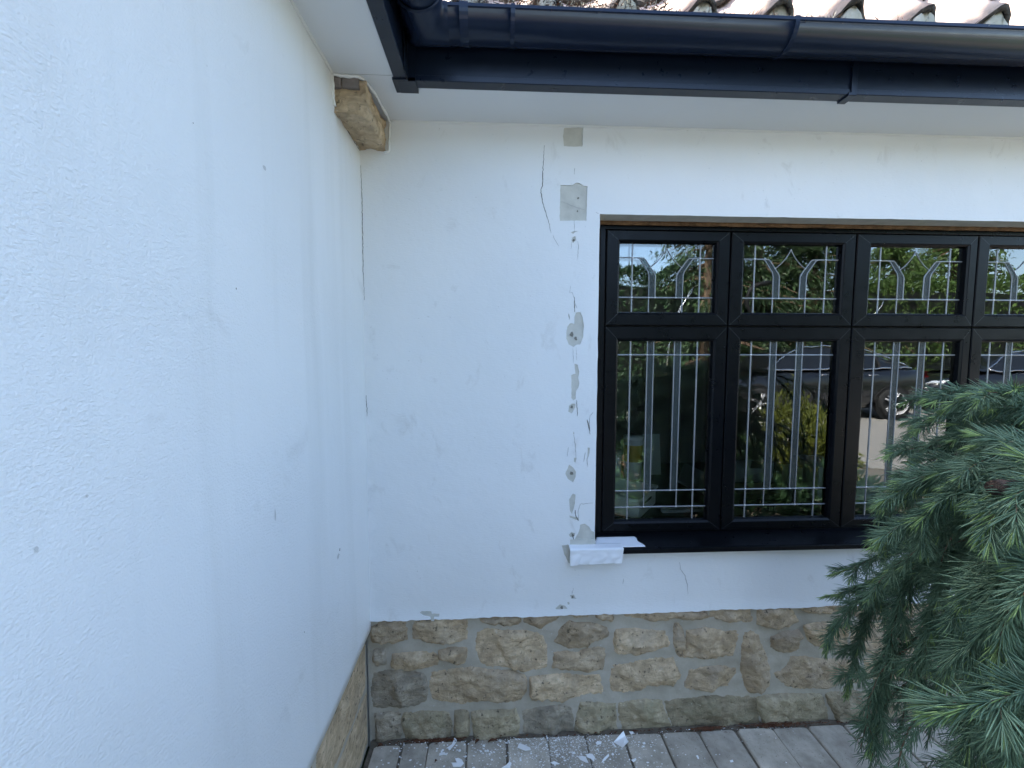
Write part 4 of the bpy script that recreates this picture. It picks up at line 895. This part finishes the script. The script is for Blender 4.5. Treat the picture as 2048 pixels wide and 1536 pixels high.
tub('white cup behind the left edge of the second lower pane', 1.045, 1.815, .032, .055, 'card', None, None, 'cup')
tub('pale round canister behind the second lower pane beside the upright box', 1.515, 2.20, .028, .125, 'card', 'greyp', None, 'canister')
p = tag(MB().box(-.052, .052, -.004, .004, 0, .235).build('card_panel', M['sagecard'], None, bevel=.001), 'pale upright card panel right of the yellow banded tub', 'card'); place(p, .935, 2.36, .05); p.rotation_euler.x = -.15
p = tag(MB().box(-.03, .03, -.03, .03, 0, .003).box(-.028, .028, -.028, .028, .003, .0045).build('clay_coaster', M['terra']), 'small terracotta piece in front of the white jar', 'coaster'); place(p, .65, 2.1, .4)
p = tag(MB().box(-.03, .02, -.032, .032, 0, .175).box(-.031, -.0295, -.034, .034, .16, .177).build('upright_box', M['card'], None, bevel=.0015), 'tall narrow white box standing behind the second lower pane', 'box'); place(p, 1.425, 1.885, .12)
p = tag(MB().box(-.14, .14, -.055, .055, 0, .022).build('wooden_plank', M['ply'], None, bevel=.0015), 'short brown wooden plank lying behind the second lower pane', 'plank'); place(p, 1.375, 2.055, -.04)
gb = empty('storage_bin', 'grey plastic bin behind the wooden plank', 'bin'); m = MB(); m.add([(-.10, -.07, 0), (.10, -.07, 0), (.10, .07, 0), (-.10, .07, 0), (-.075, -.055, .075), (.13, -.09, .075), (.13, .09, .075), (-.13, .09, .075)], [(0, 1, 5, 4), (1, 2, 6, 5), (2, 3, 7, 6), (3, 0, 4, 7), (0, 3, 2, 1)]); m.build('body', M['greyp'], gb); MB().box(-.135, .135, .088, .094, .068, .078).build('rim', M['greyp'], gb); place(gb, 1.40, 2.27)
p = tag(MB().box(-.12, .12, -.10, .10, 0, .012).build('grey_board', M['greyp'], None, bevel=.001), 'sloping grey board leaning behind the white cup', 'board'); place(p, 1.07, 2.03, -.7, ZD + .045); p.rotation_euler = (R(14), R(22), -.5)
vv, ff = [], []
for j in range(7):
    for i in range(18):
        a = 2 * math.pi * i / 18; q = math.cos(j / 6 * math.pi / 2); n_ = 1 + .45 * fractal(Vector((math.cos(a) * 2, math.sin(a) * 2, j * .4)), 3); vv.append((.085 * q * n_ * math.cos(a), .045 * q * n_ * math.sin(a), .032 * math.sin(j / 6 * math.pi / 2) * n_))
for j in range(6):
    for i in range(18): ff.append((j * 18 + i, j * 18 + (i + 1) % 18, (j + 1) * 18 + (i + 1) % 18, (j + 1) * 18 + i))
cl = empty('crumpled_cloth', 'crumpled black cloth with white stripes behind the second lower pane', 'cloth'); obj('fabric', vv, ff, M['cloth'], cl, True)
for i in range(3): MB().box(.02 + i * .012, .026 + i * .012, -.062, -.058, .004, .022).build('stripe', M['card'], cl)
place(cl, 1.215, 1.83)
ct = empty('white_carton', 'large white carton behind the third lower pane, half hidden by the cedar', 'carton'); MB().box(-.17, .17, -.13, .13, 0, .155).build('box', M['card'], ct, bevel=.002)
MB().box(-.10, .02, -.1315, -.1305, .10, .112).build('printed_bar', M['greyp'], ct); MB().box(-.16, .0, -.1315, -.1305, .045, .049).build('printed_line', M['greyp'], ct); MB().tube([(-.12 + .012 * math.cos(a), -.131, .022 + .012 * math.sin(a)) for a in np.linspace(.5, 5, 12)], .0012, 5).build('printed_mark', M['greyp'], ct); MB().box(-.02, .02, -.1315, .13, .1552, .1558).build('closing_tape', M['greyp'], ct); place(ct, 1.78, 2.02, -.22)
p = tag(MB().box(-.15, .15, -.012, .012, 0, .012).build('white_batten', M['card'], None, bevel=.001), 'flat white batten lying near the glass right of the crate', 'batten'); place(p, .905, 1.79, .01)

# ------------------------------------------------------------------ weeping cedar in front of the window
ced = empty('weeping_cedar', 'weeping blue green cedar with long needles in front of the window', 'cedar')
def smooth(pts, n=7):
    P = [np.array(p, float) for p in pts]; P = [2 * P[0] - P[1]] + P + [2 * P[-1] - P[-2]]; out = []
    for i in range(1, len(P) - 2):
        for k in range(n):
            t = k / n; a, b_, c_, d_ = P[i - 1], P[i], P[i + 1], P[i + 2]
            out.append(.5 * ((2 * b_) + (c_ - a) * t + (2 * a - 5 * b_ + 4 * c_ - d_) * t * t + (3 * b_ - a - 3 * c_ + d_) * t ** 3))
    out.append(P[-2]); return out
base_, dir_, len_, wid_, yng_, ton_ = [], [], [], [], [], []
branch_mb = MB()
def needles(path, dens, young_from, l0=.034, spread=.64, wid=.0008, start=0.0):
    path = np.array(path); d = np.diff(path, axis=0); sl_ = np.linalg.norm(d, axis=1); cum = np.concatenate([[0], np.cumsum(sl_)]); L = cum[-1]
    n = int(L * dens); 
    if n < 2: return
    u = np.sort(rng.uniform(start, 1, n)); s = u * L; i = np.clip(np.searchsorted(cum, s) - 1, 0, len(d) - 1)
    t = d[i] / sl_[i][:, None]; p = path[i] + t * (s - cum[i])[:, None]
    r_ = rng.normal(0, 1, (n, 3)); r_ -= (r_ * t).sum(1)[:, None] * t; r_ /= np.linalg.norm(r_, axis=1)[:, None] + 1e-9
    sp_ = spread * rng.normal(1, .22, n) * np.clip(1.15 - .75 * u ** 3, .25, 1.2)
    q = t * np.cos(sp_)[:, None] + r_ * np.sin(sp_)[:, None]; q[:, 2] -= .05
    base_.append(p); dir_.append(q); len_.append(l0 * rng.normal(1, .17, n) * np.clip(1.1 - .45 * u ** 4, .4, 1.1)); wid_.append(np.full(n, wid)); ton_.append(np.full(n, rng.beta(1.5, 1.5))); yng_.append((u + rng.normal(0, .05, n) > young_from).astype(int))
def twig(p, t, L, droop, young, dens, rad=.0011, l0=.033):
    pts = [p]; q = t.copy(); k = 6
    for i in range(k):
        q = q + np.array([0, 0, -droop / k]) + rng.normal(0, .05, 3); q /= np.linalg.norm(q); pts.append(pts[-1] + q * L / k)
    branch_mb.tube(pts, [rad * (1 - .7 * i / k) for i in range(k + 1)], 5, cap=False)
    needles(pts, dens, young, l0)
    return pts
def leader(pts, rad, dens, side_every, side_len, droop, young=.9, l0=.034, side_young=.8, spread=.66):
    P = smooth(pts); n = len(P); branch_mb.tube(P, [max(.0010, rad * (1 - .8 * i / n)) for i in range(n)], 6, cap=False)
    needles(P, dens, young, l0, spread)
    P = np.array(P); d = np.diff(P, axis=0); cum = np.concatenate([[0], np.cumsum(np.linalg.norm(d, axis=1))]); L = cum[-1]; s = side_every * .6; sg = 1
    while s < L * .96:
        i = min(np.searchsorted(cum, s) - 1, len(d) - 1); t = d[i] / np.linalg.norm(d[i]); h = np.cross(t, [0, 0, 1.0]); h = h / (np.linalg.norm(h) + 1e-9)
        ro = rng.normal(0, .55); up = np.cross(h, t); side = (h * math.cos(ro) + up * math.sin(ro)) * sg
        q = t * .72 + side * .62; q /= np.linalg.norm(q)
        twig(P[i] + t * (s - cum[i]), q, side_len * rng.uniform(.6, 1.25) * (1 - .45 * s / L), droop * rng.uniform(.5, 1.4), side_young + rng.normal(0, .06), dens, l0=l0)
        sg = -sg; s += side_every * rng.uniform(.7, 1.3)
def cp(px, py, Y): return np.array(onY(px, py, Y))
TX, TY = 1.34, .82          # trunk
shoots = [   # (points in the photograph with their distance, base radius)
 ([(2120, 830, .84), (2040, 790, .84), (1960, 778, .86), (1890, 790, .88), (1852, 800, .90)], .004), ([(2140, 850, .80), (2060, 805, .78), (1990, 785, .78), (1935, 790, .80)], .004), ([(2140, 870, .88), (2040, 830, .92), (1950, 820, .95), (1870, 838, .98), (1830, 852, 1.0)], .004),
 ([(2150, 880, .80), (2040, 850, .82), (1940, 862, .86), (1850, 890, .90), (1800, 905, .92)], .004), ([(2160, 890, .74), (2048, 860, .76), (1960, 895, .80), (1870, 940, .84), (1795, 962, .87)], .005), ([(2160, 900, .70), (2050, 885, .70), (1950, 920, .74), (1860, 960, .78), (1770, 1000, .82)], .005),
 ([(2170, 920, .80), (2060, 900, .84), (1960, 930, .88), (1850, 975, .93), (1762, 1018, .97)], .005), ([(2160, 930, .64), (2048, 925, .64), (1950, 960, .68), (1870, 1010, .72), (1790, 1060, .76), (1750, 1092, .78)], .005), ([(2180, 940, .88), (2060, 930, .92), (1940, 975, .97), (1830, 1030, 1.02), (1755, 1075, 1.05)], .005),
 ([(2180, 980, .90), (2050, 970, .94), (1920, 1030, 1.0), (1800, 1090, 1.06), (1715, 1130, 1.10), (1665, 1150, 1.12)], .005), ([(2170, 990, .74), (2040, 985, .76), (1930, 1040, .80), (1840, 1095, .84), (1770, 1150, .88), (1740, 1195, .89)], .005), ([(2180, 1030, .94), (2040, 1020, .98), (1900, 1080, 1.04), (1790, 1140, 1.10), (1700, 1180, 1.15), (1648, 1195, 1.17)], .005),
 ([(2180, 1060, .88), (2030, 1060, .92), (1890, 1110, .98), (1770, 1170, 1.04), (1700, 1215, 1.08), (1665, 1262, 1.10), (1652, 1302, 1.10)], .005),
 ([(2180, 1080, .80), (2020, 1080, .84), (1900, 1120, .90), (1820, 1160, .94), (1790, 1240, .95), (1770, 1330, .95), (1752, 1420, .95), (1738, 1505, .94)], .005), ([(2180, 1090, .78), (2010, 1100, .80), (1900, 1140, .84), (1868, 1190, .86), (1850, 1270, .87), (1832, 1350, .87), (1826, 1385, .87)], .004), ([(2170, 1060, .92), (2000, 1075, .98), (1860, 1120, 1.04), (1760, 1190, 1.08), (1722, 1270, 1.09), (1702, 1350, 1.09), (1694, 1385, 1.09)], .0045),
 ([(2180, 1100, .68), (2060, 1090, .68), (1970, 1130, .70), (1930, 1200, .72), (1905, 1290, .72), (1890, 1370, .72)], .005), ([(2190, 1140, .60), (2080, 1120, .58), (2000, 1160, .58), (1965, 1240, .58), (1950, 1330, .58), (1940, 1400, .58)], .005), ([(2200, 1150, .54), (2110, 1140, .52), (2040, 1180, .52), (2005, 1260, .52), (1990, 1350, .52)], .005),
 ([(2220, 1400, .50), (2120, 1375, .47), (2048, 1385, .46), (1960, 1408, .46), (1895, 1425, .47), (1858, 1430, .48)], .005), ([(2200, 1330, .62), (2090, 1310, .62), (2000, 1360, .62), (1955, 1430, .61), (1935, 1500, .60), (1925, 1590, .60)], .005), ([(2220, 1380, .56), (2120, 1390, .55), (2050, 1440, .54), (2010, 1520, .54), (1990, 1620, .54)], .005),
 ([(2220, 1200, .76), (2100, 1180, .76), (2020, 1230, .77), (1980, 1320, .77), (1960, 1420, .76)], .005), ([(2240, 1210, .66), (2140, 1200, .66), (2070, 1250, .66), (2040, 1350, .66), (2030, 1470, .66)], .005), ([(2230, 1000, .58), (2120, 960, .56), (2040, 985, .56), (1985, 1035, .57), (1955, 1080, .58)], .005),
 ([(2240, 1110, .84), (2130, 1100, .85), (2050, 1150, .86), (2000, 1260, .87), (1975, 1380, .87), (1965, 1480, .86)], .005), ([(2230, 1060, .60), (2110, 1040, .60), (2020, 1080, .62), (1955, 1150, .63), (1915, 1230, .64)], .005), ([(2240, 940, .66), (2120, 900, .66), (2030, 900, .68), (1950, 930, .70), (1890, 975, .72)], .005),
]
lead_pts = []
for i, (pts, r_) in enumerate(shoots):
    P = [cp(*p) for p in pts]; P = [np.array([TX, TY, min(1.45, P[0][2] + .10)])] + P if i % 1 == 0 else P
    near = np.mean([p[2] for p in pts]); upper = np.mean([p[1] for p in pts]) < 1040
    hang = np.mean([p[1] for p in pts[-3:]]) > 1240
    if hang: leader(P, r_ * .5, 1700, .040, .075, .8, .97, .040 if near > .7 else .043, .97, .80); continue
    leader(P, r_ * .5, 1250 if upper else 1000, .021 if upper else .026, .105 if upper else .085, .55 if upper else .7, .94, .035 if near > .8 else .038, .86 if upper else .95)
# the rest of the tree, mostly to the right of the picture
for i in range(34):
    a = rng.uniform(-2.6, 1.5); L = rng.uniform(.25, .62); z0 = rng.uniform(.75, 1.42); dx, dy = math.cos(a), math.sin(a)
    if dy > 0 and TY + dy * L > 1.36: L = (1.36 - TY) / dy
    if dx < -.1 and dy < .2: L *= .45
    P = [np.array([TX, TY, z0]), np.array([TX + dx * L * .4, TY + dy * L * .4, z0 + .05]), np.array([TX + dx * L * .8, TY + dy * L * .8, z0 - .05]), np.array([TX + dx * L, TY + dy * L, z0 - .28]), np.array([TX + dx * L * 1.05, TY + dy * L * 1.05, max(.08, z0 - rng.uniform(.45, .8))])]
    leader(P, .005, 380, .05, .10, .8, .93, .033, .92)
# inner fill between the outer curtain and the trunk
for i in range(26):
    a = rng.uniform(2.3, 4.3); L = rng.uniform(.18, .42); z0 = rng.uniform(.55, 1.25); dx, dy = math.cos(a), math.sin(a) * .8
    P = [np.array([TX, TY, z0]), np.array([TX + dx * L * .5, TY + dy * L * .5, z0 + .02]), np.array([TX + dx * L, TY + dy * L, z0 - .12]), np.array([TX + dx * L * 1.12, TY + dy * L * 1.12, z0 - .36])]
    leader(P, .004, 420, .045, .09, .8, 1.2, .034, 1.2)
P = np.concatenate(base_); Q = np.concatenate(dir_); Ln = np.concatenate(len_); Wd = np.concatenate(wid_); Yg = np.concatenate(yng_); Tn = np.concatenate(ton_)
Q /= np.linalg.norm(Q, axis=1)[:, None]
A = np.cross(Q, rng.normal(0, 1, Q.shape)); A /= np.linalg.norm(A, axis=1)[:, None]; Bv = np.cross(Q, A)
def needle_obj(sel, name, m):
    p, q, l_, w_, a, b_ = P[sel], Q[sel], Ln[sel], Wd[sel], A[sel], Bv[sel]; n = len(p); w_ = w_[:, None]; vs_ = np.empty((n, 6, 3))
    bend = np.array([0, 0, -1.0]) * (l_ * .06)[:, None]
    for k in range(3):
        c_, s_ = math.cos(2.094 * k), math.sin(2.094 * k); vs_[:, k] = p + (a * c_ + b_ * s_) * w_
        vs_[:, 3 + k] = p + q * (l_ * .72)[:, None] + (a * c_ + b_ * s_) * w_ * .95 + bend * .3
    tip = p + q * l_[:, None] + bend; vs_ = np.concatenate([vs_, tip[:, None]], 1)
    pat = np.array([(0, 1, 4, 3), (1, 2, 5, 4), (2, 0, 3, 5)]); tri = np.array([(3, 4, 6), (4, 5, 6), (5, 3, 6)])
    me = bpy.data.meshes.new(name); off = (np.arange(n) * 7)[:, None, None]; quads = (pat[None] + off).reshape(n, -1); tris_ = (tri[None] + off).reshape(n, -1)
    loops = np.concatenate([quads, tris_], 1).reshape(-1); me.vertices.add(n * 7); me.vertices.foreach_set('co', vs_.reshape(-1)); me.loops.add(len(loops)); me.loops.foreach_set('vertex_index', loops)
    tot = np.tile([4, 4, 4, 3, 3, 3], n); st = np.concatenate([[0], np.cumsum(tot)[:-1]]); me.polygons.add(len(tot)); me.polygons.foreach_set('loop_start', st); me.polygons.foreach_set('loop_total', tot)
    me.update(); me.validate()
    at = me.attributes.new('shade', 'FLOAT', 'FACE'); at.data.foreach_set('value', np.repeat(np.clip(.6 * Tn[sel] + .4 * rng.beta(2, 2, n), 0, 1), 6)); me.materials.append(m)
    o = bpy.data.objects.new(name, me); C.objects.link(o); o.parent = ced; o['kind'] = 'stuff'; return o
needle_obj(Yg == 0, 'needles', M['needle']); part(needle_obj(Yg == 1, 'young_needles', M['young']), 'light yellow green young needle tips')
print('needles', len(P))
branch_mb.build('branches', M['bark'], ced, True)
M['oldbark'] = m_noisy('old_cedar_bark', (.035, .022, .016), (.11, .075, .055), 120, bump=1.0, bd=.005)
tr = smooth([(TX + .02, TY - .01, -.03), (TX - .015, TY + .01, .35), (TX + .02, TY, .8), (TX - .01, TY + .01, 1.2), (TX, TY, 1.46)])
MB().tube(tr, [.032 * (1 - .6 * i / len(tr)) for i in range(len(tr))], 10).build('trunk', M['bark'], ced, True)
sp_ = [cp(2150, 1000, .68), cp(2080, 982, .62), cp(2020, 974, .59), cp(1988, 976, .58)]
part(MB().tube(smooth(sp_), [.0115 + .0014 * noise.noise(Vector((i * .9, 0, 0))) for i in range(len(smooth(sp_)))], 9).build('cut_branch', M['oldbark'], ced, True), 'short brown stub of a cut branch among the needles')

# ------------------------------------------------------------------ garden and cars behind the photographer, seen mirrored in the panes
def leafcloud(name, pts, dirs, size, m, par, flat=.35):
    n = len(pts); pts = np.asarray(pts); d = np.asarray(dirs, float) + rng.normal(0, .5, (n, 3)); d /= np.linalg.norm(d, axis=1)[:, None]
    s = np.cross(d, rng.normal(0, 1, (n, 3))); s /= np.linalg.norm(s, axis=1)[:, None]; L = (size * rng.uniform(.6, 1.5, n))[:, None]
    up = np.cross(d, s) * L * .08
    v = np.stack([pts - d * L * .4, pts + s * L * flat * .5 + up, pts + d * L * .6, pts - s * L * flat * .5 + up], 1).reshape(-1, 3); f = np.arange(n * 4).reshape(n, 4)
    me = bpy.data.meshes.new(name); me.from_pydata(v.tolist(), [], f.tolist()); me.materials.append(m)
    at = me.attributes.new('shade', 'FLOAT', 'FACE'); at.data.foreach_set('value', rng.beta(1.6, 1.6, n)); me.update()
    o = bpy.data.objects.new(name, me); C.objects.link(o); o.parent = par; o['kind'] = 'stuff'; return o
def conifer(x, y, h, r_, label, m='conifer', leaf=.13, nb=120, per=150, zb=.12):
    t = empty('conifer_tree', label, 'conifer', 'garden trees mirrored in the window'); pts, dr = [], []; mb = MB(); mb.tube([(x, y, -.1), (x + .05, y, h * .5), (x, y, h * .97)], [.035 * h * .6, .02 * h * .6, .01], 8)
    for i in range(nb):
        u = rng.uniform(0, 1) ** .85; z = h * (zb + (1 - zb) * u); a = rng.uniform(0, 6.283); L = r_ * (1 - u) ** .75 * rng.uniform(.65, 1.12) + .12; c_, s_ = math.cos(a), math.sin(a)
        end = np.array([x + c_ * L, y + s_ * L, z - L * .28]); st = np.array([x, y, z]); mb.tube([tuple(st), tuple((st + end) / 2 + [0, 0, .06 * L]), tuple(end)], [.022 * L + .006, .012 * L + .004, .004], 5)
        w_ = rng.uniform(.1, 1.05, per) ** .8; p = st + (end - st) * w_[:, None] + rng.normal(0, .09 * L + .02, (per, 3)); p[:, 2] += .06 * L * np.sin(w_ * 3.14) - np.abs(rng.normal(0, .10 * L, per)); pts.append(p); dr.append(np.tile([c_ * .6, s_ * .6, -.75], (per, 1)))
    mb.build('trunk', M['bark'], t, True); leafcloud('crown', np.concatenate(pts), np.concatenate(dr), leaf, M[m], t); return t
def bush(x, y, rx, ry, h, label, m, n=2600, leaf=.07, name='garden_shrub', cat='shrub', grp='garden shrubs mirrored in the window', z0=0):
    t = empty(name, label, cat, grp); q = rng.normal(0, 1, (n, 3)); q /= np.linalg.norm(q, axis=1)[:, None]; q[:, 2] = np.abs(q[:, 2]); rr = rng.uniform(.55, 1.03, n)[:, None] * np.array([1 + .35 * fractal(Vector((a * 2 + x, b_ * 2 + y, c_ * 2)), 3) for a, b_, c_ in q])[:, None]
    leafcloud('foliage', np.array([x, y, z0]) + q * rr * [rx, ry, h], q + [0, 0, .4], leaf, M[m], t); MB().tube([(x, y, -.05), (x + .03, y, h * .6 + z0)], [.04, .015], 6).build('stem', M['bark'], t, True); return t
def hedge(x0, x1, y, dep, h, label, m, n):
    t = empty('garden_hedge', label, 'hedge'); p = np.stack([rng.uniform(x0, x1, n), y + dep * rng.choice([-.5, .5], n) * rng.uniform(.75, 1.05, n), h * rng.uniform(0, 1, n)], 1); k = n // 4; p[:k, 1] = y + rng.uniform(-.5, .5, k) * dep; p[:k, 2] = h
    p[:, 2] *= 1 + .10 * np.array([fractal(Vector((a * .9, 0, 3)), 3) for a in p[:, 0]]); p[:, 2] += rng.normal(0, .05, n); leafcloud('foliage', p, np.tile([0, .3, .5], (n, 1)), .12, M[m], t); MB().box(x0, x1, y - dep * .3, y + dep * .3, -.05, h * .9).build('branch_core', M['gap'], t); return t
hedge(1.2, 9.6, -9.9, 1.2, 4.0, 'dark clipped hedge mirrored in the top panes', 'hedge', 26000)
hedge(10.2, 24, -10.4, 1.2, 3.9, 'brighter green hedge mirrored in the rightmost panes', 'broad', 24000)
for x, y, h, r_, lab, m in ((6.5, -9.3, 9.0, 2.2, 'tall drooping conifer mirrored in the first two top panes', 'conifer'), (8.2, -9.6, 10.0, 2.5, 'dark dense conifer mirrored in the second top pane', 'conifer'), (9.9, -9.4, 8.0, 2.0, 'slim conifer mirrored at the right end of the second top pane', 'conifer'), (3.0, -12.5, 5.0, 1.8, 'distant conifer mirrored low in the first top pane', 'hedge'), (14.5, -11.5, 6.5, 2.4, 'light green tree mirrored in the fourth top pane', 'broad'), (18.0, -12.5, 8.5, 2.9, 'big green tree mirrored beyond the fourth top pane', 'broad'), (12.0, -15.5, 5.6, 2.0, 'small far tree mirrored in the third top pane', 'conifer'), (1.2, -12.5, 4.6, 1.6, 'conifer standing behind the hedge left of the mirrored sky', 'conifer')):
    conifer(x, y, h, r_, lab, m)
bush(4.45, -2.7, .55, .5, 1.0, 'golden shrub mirrored in the second lower pane below the car', 'golden')
bush(3.55, -1.15, .50, .4, .85, 'golden shrub mirrored in the third lower pane', 'golden')
struct(MB().box(.75, 4.9, -3.7, -.1, -.05, .03).build('added_soil_bed', M['jointsand']))  # invented dark bed, darkens the ground mirrored in the lower panes
for x_, y_, r_, h_, lab in ((1.12, -.50, .36, .38, 'small ground cover added to darken the bottom corner of the first lower pane'), (1.75, -.35, .40, .40, 'lowest dark ground cover added to darken the reflection under the first lower pane'), (2.5, -.45, .45, .42, 'low ground cover added to darken the reflection under the second lower pane'), (3.25, -.5, .45, .42, 'low ground cover added to darken the reflection under the third lower pane'), (1.55, -1.55, .45, .75, 'low dark shrub added to darken the reflection at the foot of the first lower pane'), (2.1, -1.75, .5, .85, 'rounded dark shrub added to darken the reflection low in the first lower pane'), (1.75, -2.7, .6, 1.15, 'tall dark shrub added to darken the reflection in the left of the first lower pane'), (2.9, -1.65, .5, .75, 'low green shrub added to darken the reflection between the lower panes')):  # made-up low planting that keeps the bright paving out of the pane reflections
    bush(x_, y_, r_, r_, h_, lab, 'hedge', 2200)
bush(2.6, -2.6, .7, .6, 1.25, 'dark green shrub mirrored in the first lower pane', 'hedge', 3200)
bush(3.4, -3.6, .7, .6, 1.30, 'dark bushy shrub mirrored between the first two lower panes', 'hedge', 3200)

def make_car(label, x, y, rz, sc):
    """saloon car 4.6 m long, nose to -x, origin at the middle on the ground"""
    c = empty('parked_car', label, 'car', 'black cars on the drive mirrored in the window')
    st = [(-2.30, .38, .60, .55), (-2.22, .30, .70, .74), (-1.95, .24, .80, .84), (-1.4, .20, .90, .89), (-.85, .19, .98, .91), (0, .19, 1.00, .92), (.9, .19, 1.02, .92), (1.5, .20, 1.04, .91), (2.0, .24, 1.05, .86), (2.22, .32, 1.00, .78), (2.30, .42, .88, .66)]
    v = []; f = []
    for sx, zb, zt, hw in st:
        zm = (zb + zt) / 2
        half = [(0, zb), (hw * .85, zb), (hw * .97, zb + .10), (hw, zm), (hw * .985, zt - .12), (hw * .93, zt - .03), (hw * .80, zt), (0, zt + .02)]
        for a, b_ in half: v.append((sx, -a, b_))
        for a, b_ in half[::-1]: v.append((sx, a, b_))
    k = 16
    for i in range(len(st) - 1):
        for j in range(k): f.append((i * k + j, i * k + (j + 1) % k, (i + 1) * k + (j + 1) % k, (i + 1) * k + j))
    f += [tuple(range(k)), tuple((len(st) - 1) * k + j for j in range(k))[::-1]]
    body = obj('body', v, f, M['car'], c, True); sd = body.modifiers.new('s', 'SUBSURF'); sd.levels = 1; sd.render_levels = 1
    # glasshouse, tapering to the roof
    gs = [(-1.25, .985, .80, .985, .78), (-.55, .99, .84, 1.34, .62), (-.15, 1.0, .85, 1.44, .60), (.5, 1.01, .85, 1.455, .60), (1.05, 1.02, .84, 1.40, .58), (1.55, 1.03, .80, 1.22, .60), (1.92, 1.04, .74, 1.045, .72)]
    v = []; f = []
    for sx, z0_, w0, z1_, w1 in gs: v += [(sx, -w0, z0_), (sx, -w1, z1_ - .02), (sx, -w1 * .86, z1_), (sx, w1 * .86, z1_), (sx, w1, z1_ - .02), (sx, w0, z0_)]
    mi_ = []
    for i in range(len(gs) - 1):
        for j in range(5): f.append((i * 6 + j, i * 6 + j + 1, i * 6 + 7 + j, i * 6 + 6 + j)); mi_.append(0 if (j in (0, 4)) or (i == 0) or i == 5 else 1)
    obj('cabin', v, f, None, c, False, [M['carglass'], M['car']], mi_)
    for s in (-1, 1):
        strip = [(-1.15, s * .835, .995), (-.5, s * .865, 1.005), (.5, s * .87, 1.02), (1.3, s * .845, 1.04), (1.85, s * .77, 1.06)]; MB().tube(smooth(strip, 5), .018, 6).build('chrome_strip', M['chrome'], c, True); 
        rail = [(-1.15, s * .80, 1.01), (-.55, s * .64, 1.35), (-.15, s * .615, 1.455), (.5, s * .615, 1.47), (1.05, s * .595, 1.415), (1.55, s * .615, 1.235), (1.85, s * .735, 1.07)]; MB().tube(smooth(rail, 5), .016, 6).build('roof_trim', M['chrome'], c, True)
        for px_ in (.28, 1.15): MB().tube([(px_, s * .855, 1.02), (px_ + .06, s * .60, 1.45 if px_ < 1 else 1.38)], .022, 6).build('door_pillar', M['gap'], c)
        for hx in (-.05, .95): MB().tube([(hx - .09, s * .935, .90), (hx, s * .952, .905), (hx + .09, s * .935, .905)], .012, 6).build('door_handle', M['chrome'], c, True)
        MB().lathe([(.0001, .05), (.06, .045), (.10, .03), (.11, 0)], (0, 0, 0), 12).build('mirror', M['car'], c, True); c.children[-1].location = (-.72, s * .98, 1.02); c.children[-1].rotation_euler = (0, R(-80), 0)
        lt = [(2.16, s * .60, .84), (2.10, s * .84, .84), (2.06, s * .86, .96), (2.20, s * .66, .98), (2.29, s * .56, .90)]; obj('tail_lamp', [(a + .012, b_ * 1.015, c_) for a, b_, c_ in lt], [(0, 1, 2, 3, 4)], M['redlamp'], c); o = c.children[-1]; q = o.modifiers.new('s', 'SOLIDIFY'); q.thickness = .03; q.offset = 0
        lt = [(-2.24, s * .50, .62), (-2.08, s * .80, .66), (-1.92, s * .86, .76), (-2.10, s * .74, .75), (-2.27, s * .52, .69)]; obj('head_lamp', [(a - .012, b_ * 1.015, c_) for a, b_, c_ in lt], [(0, 1, 2, 3, 4)], M['lamp'], c); o = c.children[-1]; q = o.modifiers.new('s', 'SOLIDIFY'); q.thickness = .03; q.offset = 0
        for wx in (-1.40, 1.38):
            wh = bpy.data.objects.new('wheel', None); C.objects.link(wh); wh.parent = c; wh.location = (wx, s * .885, .33); wh.rotation_euler = (R(90), 0, 0)
            prof_ = [(.24, -.10), (.31, -.10), (.33, -.07), (.33, .07), (.31, .10), (.24, .10)]; MB().lathe(prof_, (0, 0, 0), 32).build('tyre', M['tyre'], wh, True)
            r2 = MB(); r2.lathe([(.245, -.10), (.235, -.085), (.235, .085), (.245, .10)], (0, 0, 0), 32); r2.lathe([(.0001, -.09), (.045, -.085), (.05, 0), (.045, .085), (.0001, .09)], (0, 0, 0), 14)
            for q in range(5):
                for da in (-.14, .14):
                    a = q * 1.2566 + da * .6; b_ = q * 1.2566 + da
                    for zz2 in (-.085, .085): r2.tube([(.035 * math.cos(a), .035 * math.sin(a), zz2 * .9), (.24 * math.cos(b_), .24 * math.sin(b_), zz2)], [.017, .013], 6)
            MB().lathe([(.0001, 0), (.385, 0)], (0, 0, 0), 28).build('wheel_well', M['gap'], wh); wh.children[-1].location = (0, 0, -s * .048)
            r2.build('rim', M['alloy'], wh, True); MB().lathe([(.0001, 0), (.20, 0)], (0, 0, 0), 20).build('brake_disc', M['tyre'], wh)
            MB().tube([(wx + .375 * math.cos(a), s * .895, .33 + .375 * math.sin(a)) for a in np.linspace(0, math.pi, 16)], .025, 6).build('wheel_arch', M['gap'], c, True)
    c.location = (x, y, -.015); c.rotation_euler = (0, 0, rz); c.scale = (sc, sc, sc); return c
make_car('black saloon car mirrored in the second and third lower panes', 7.6, -6.9, 0, 1.15)
make_car('second black car, nose first, mirrored behind the cedar at the right', 13.9, -7.6, R(3), 1.1)
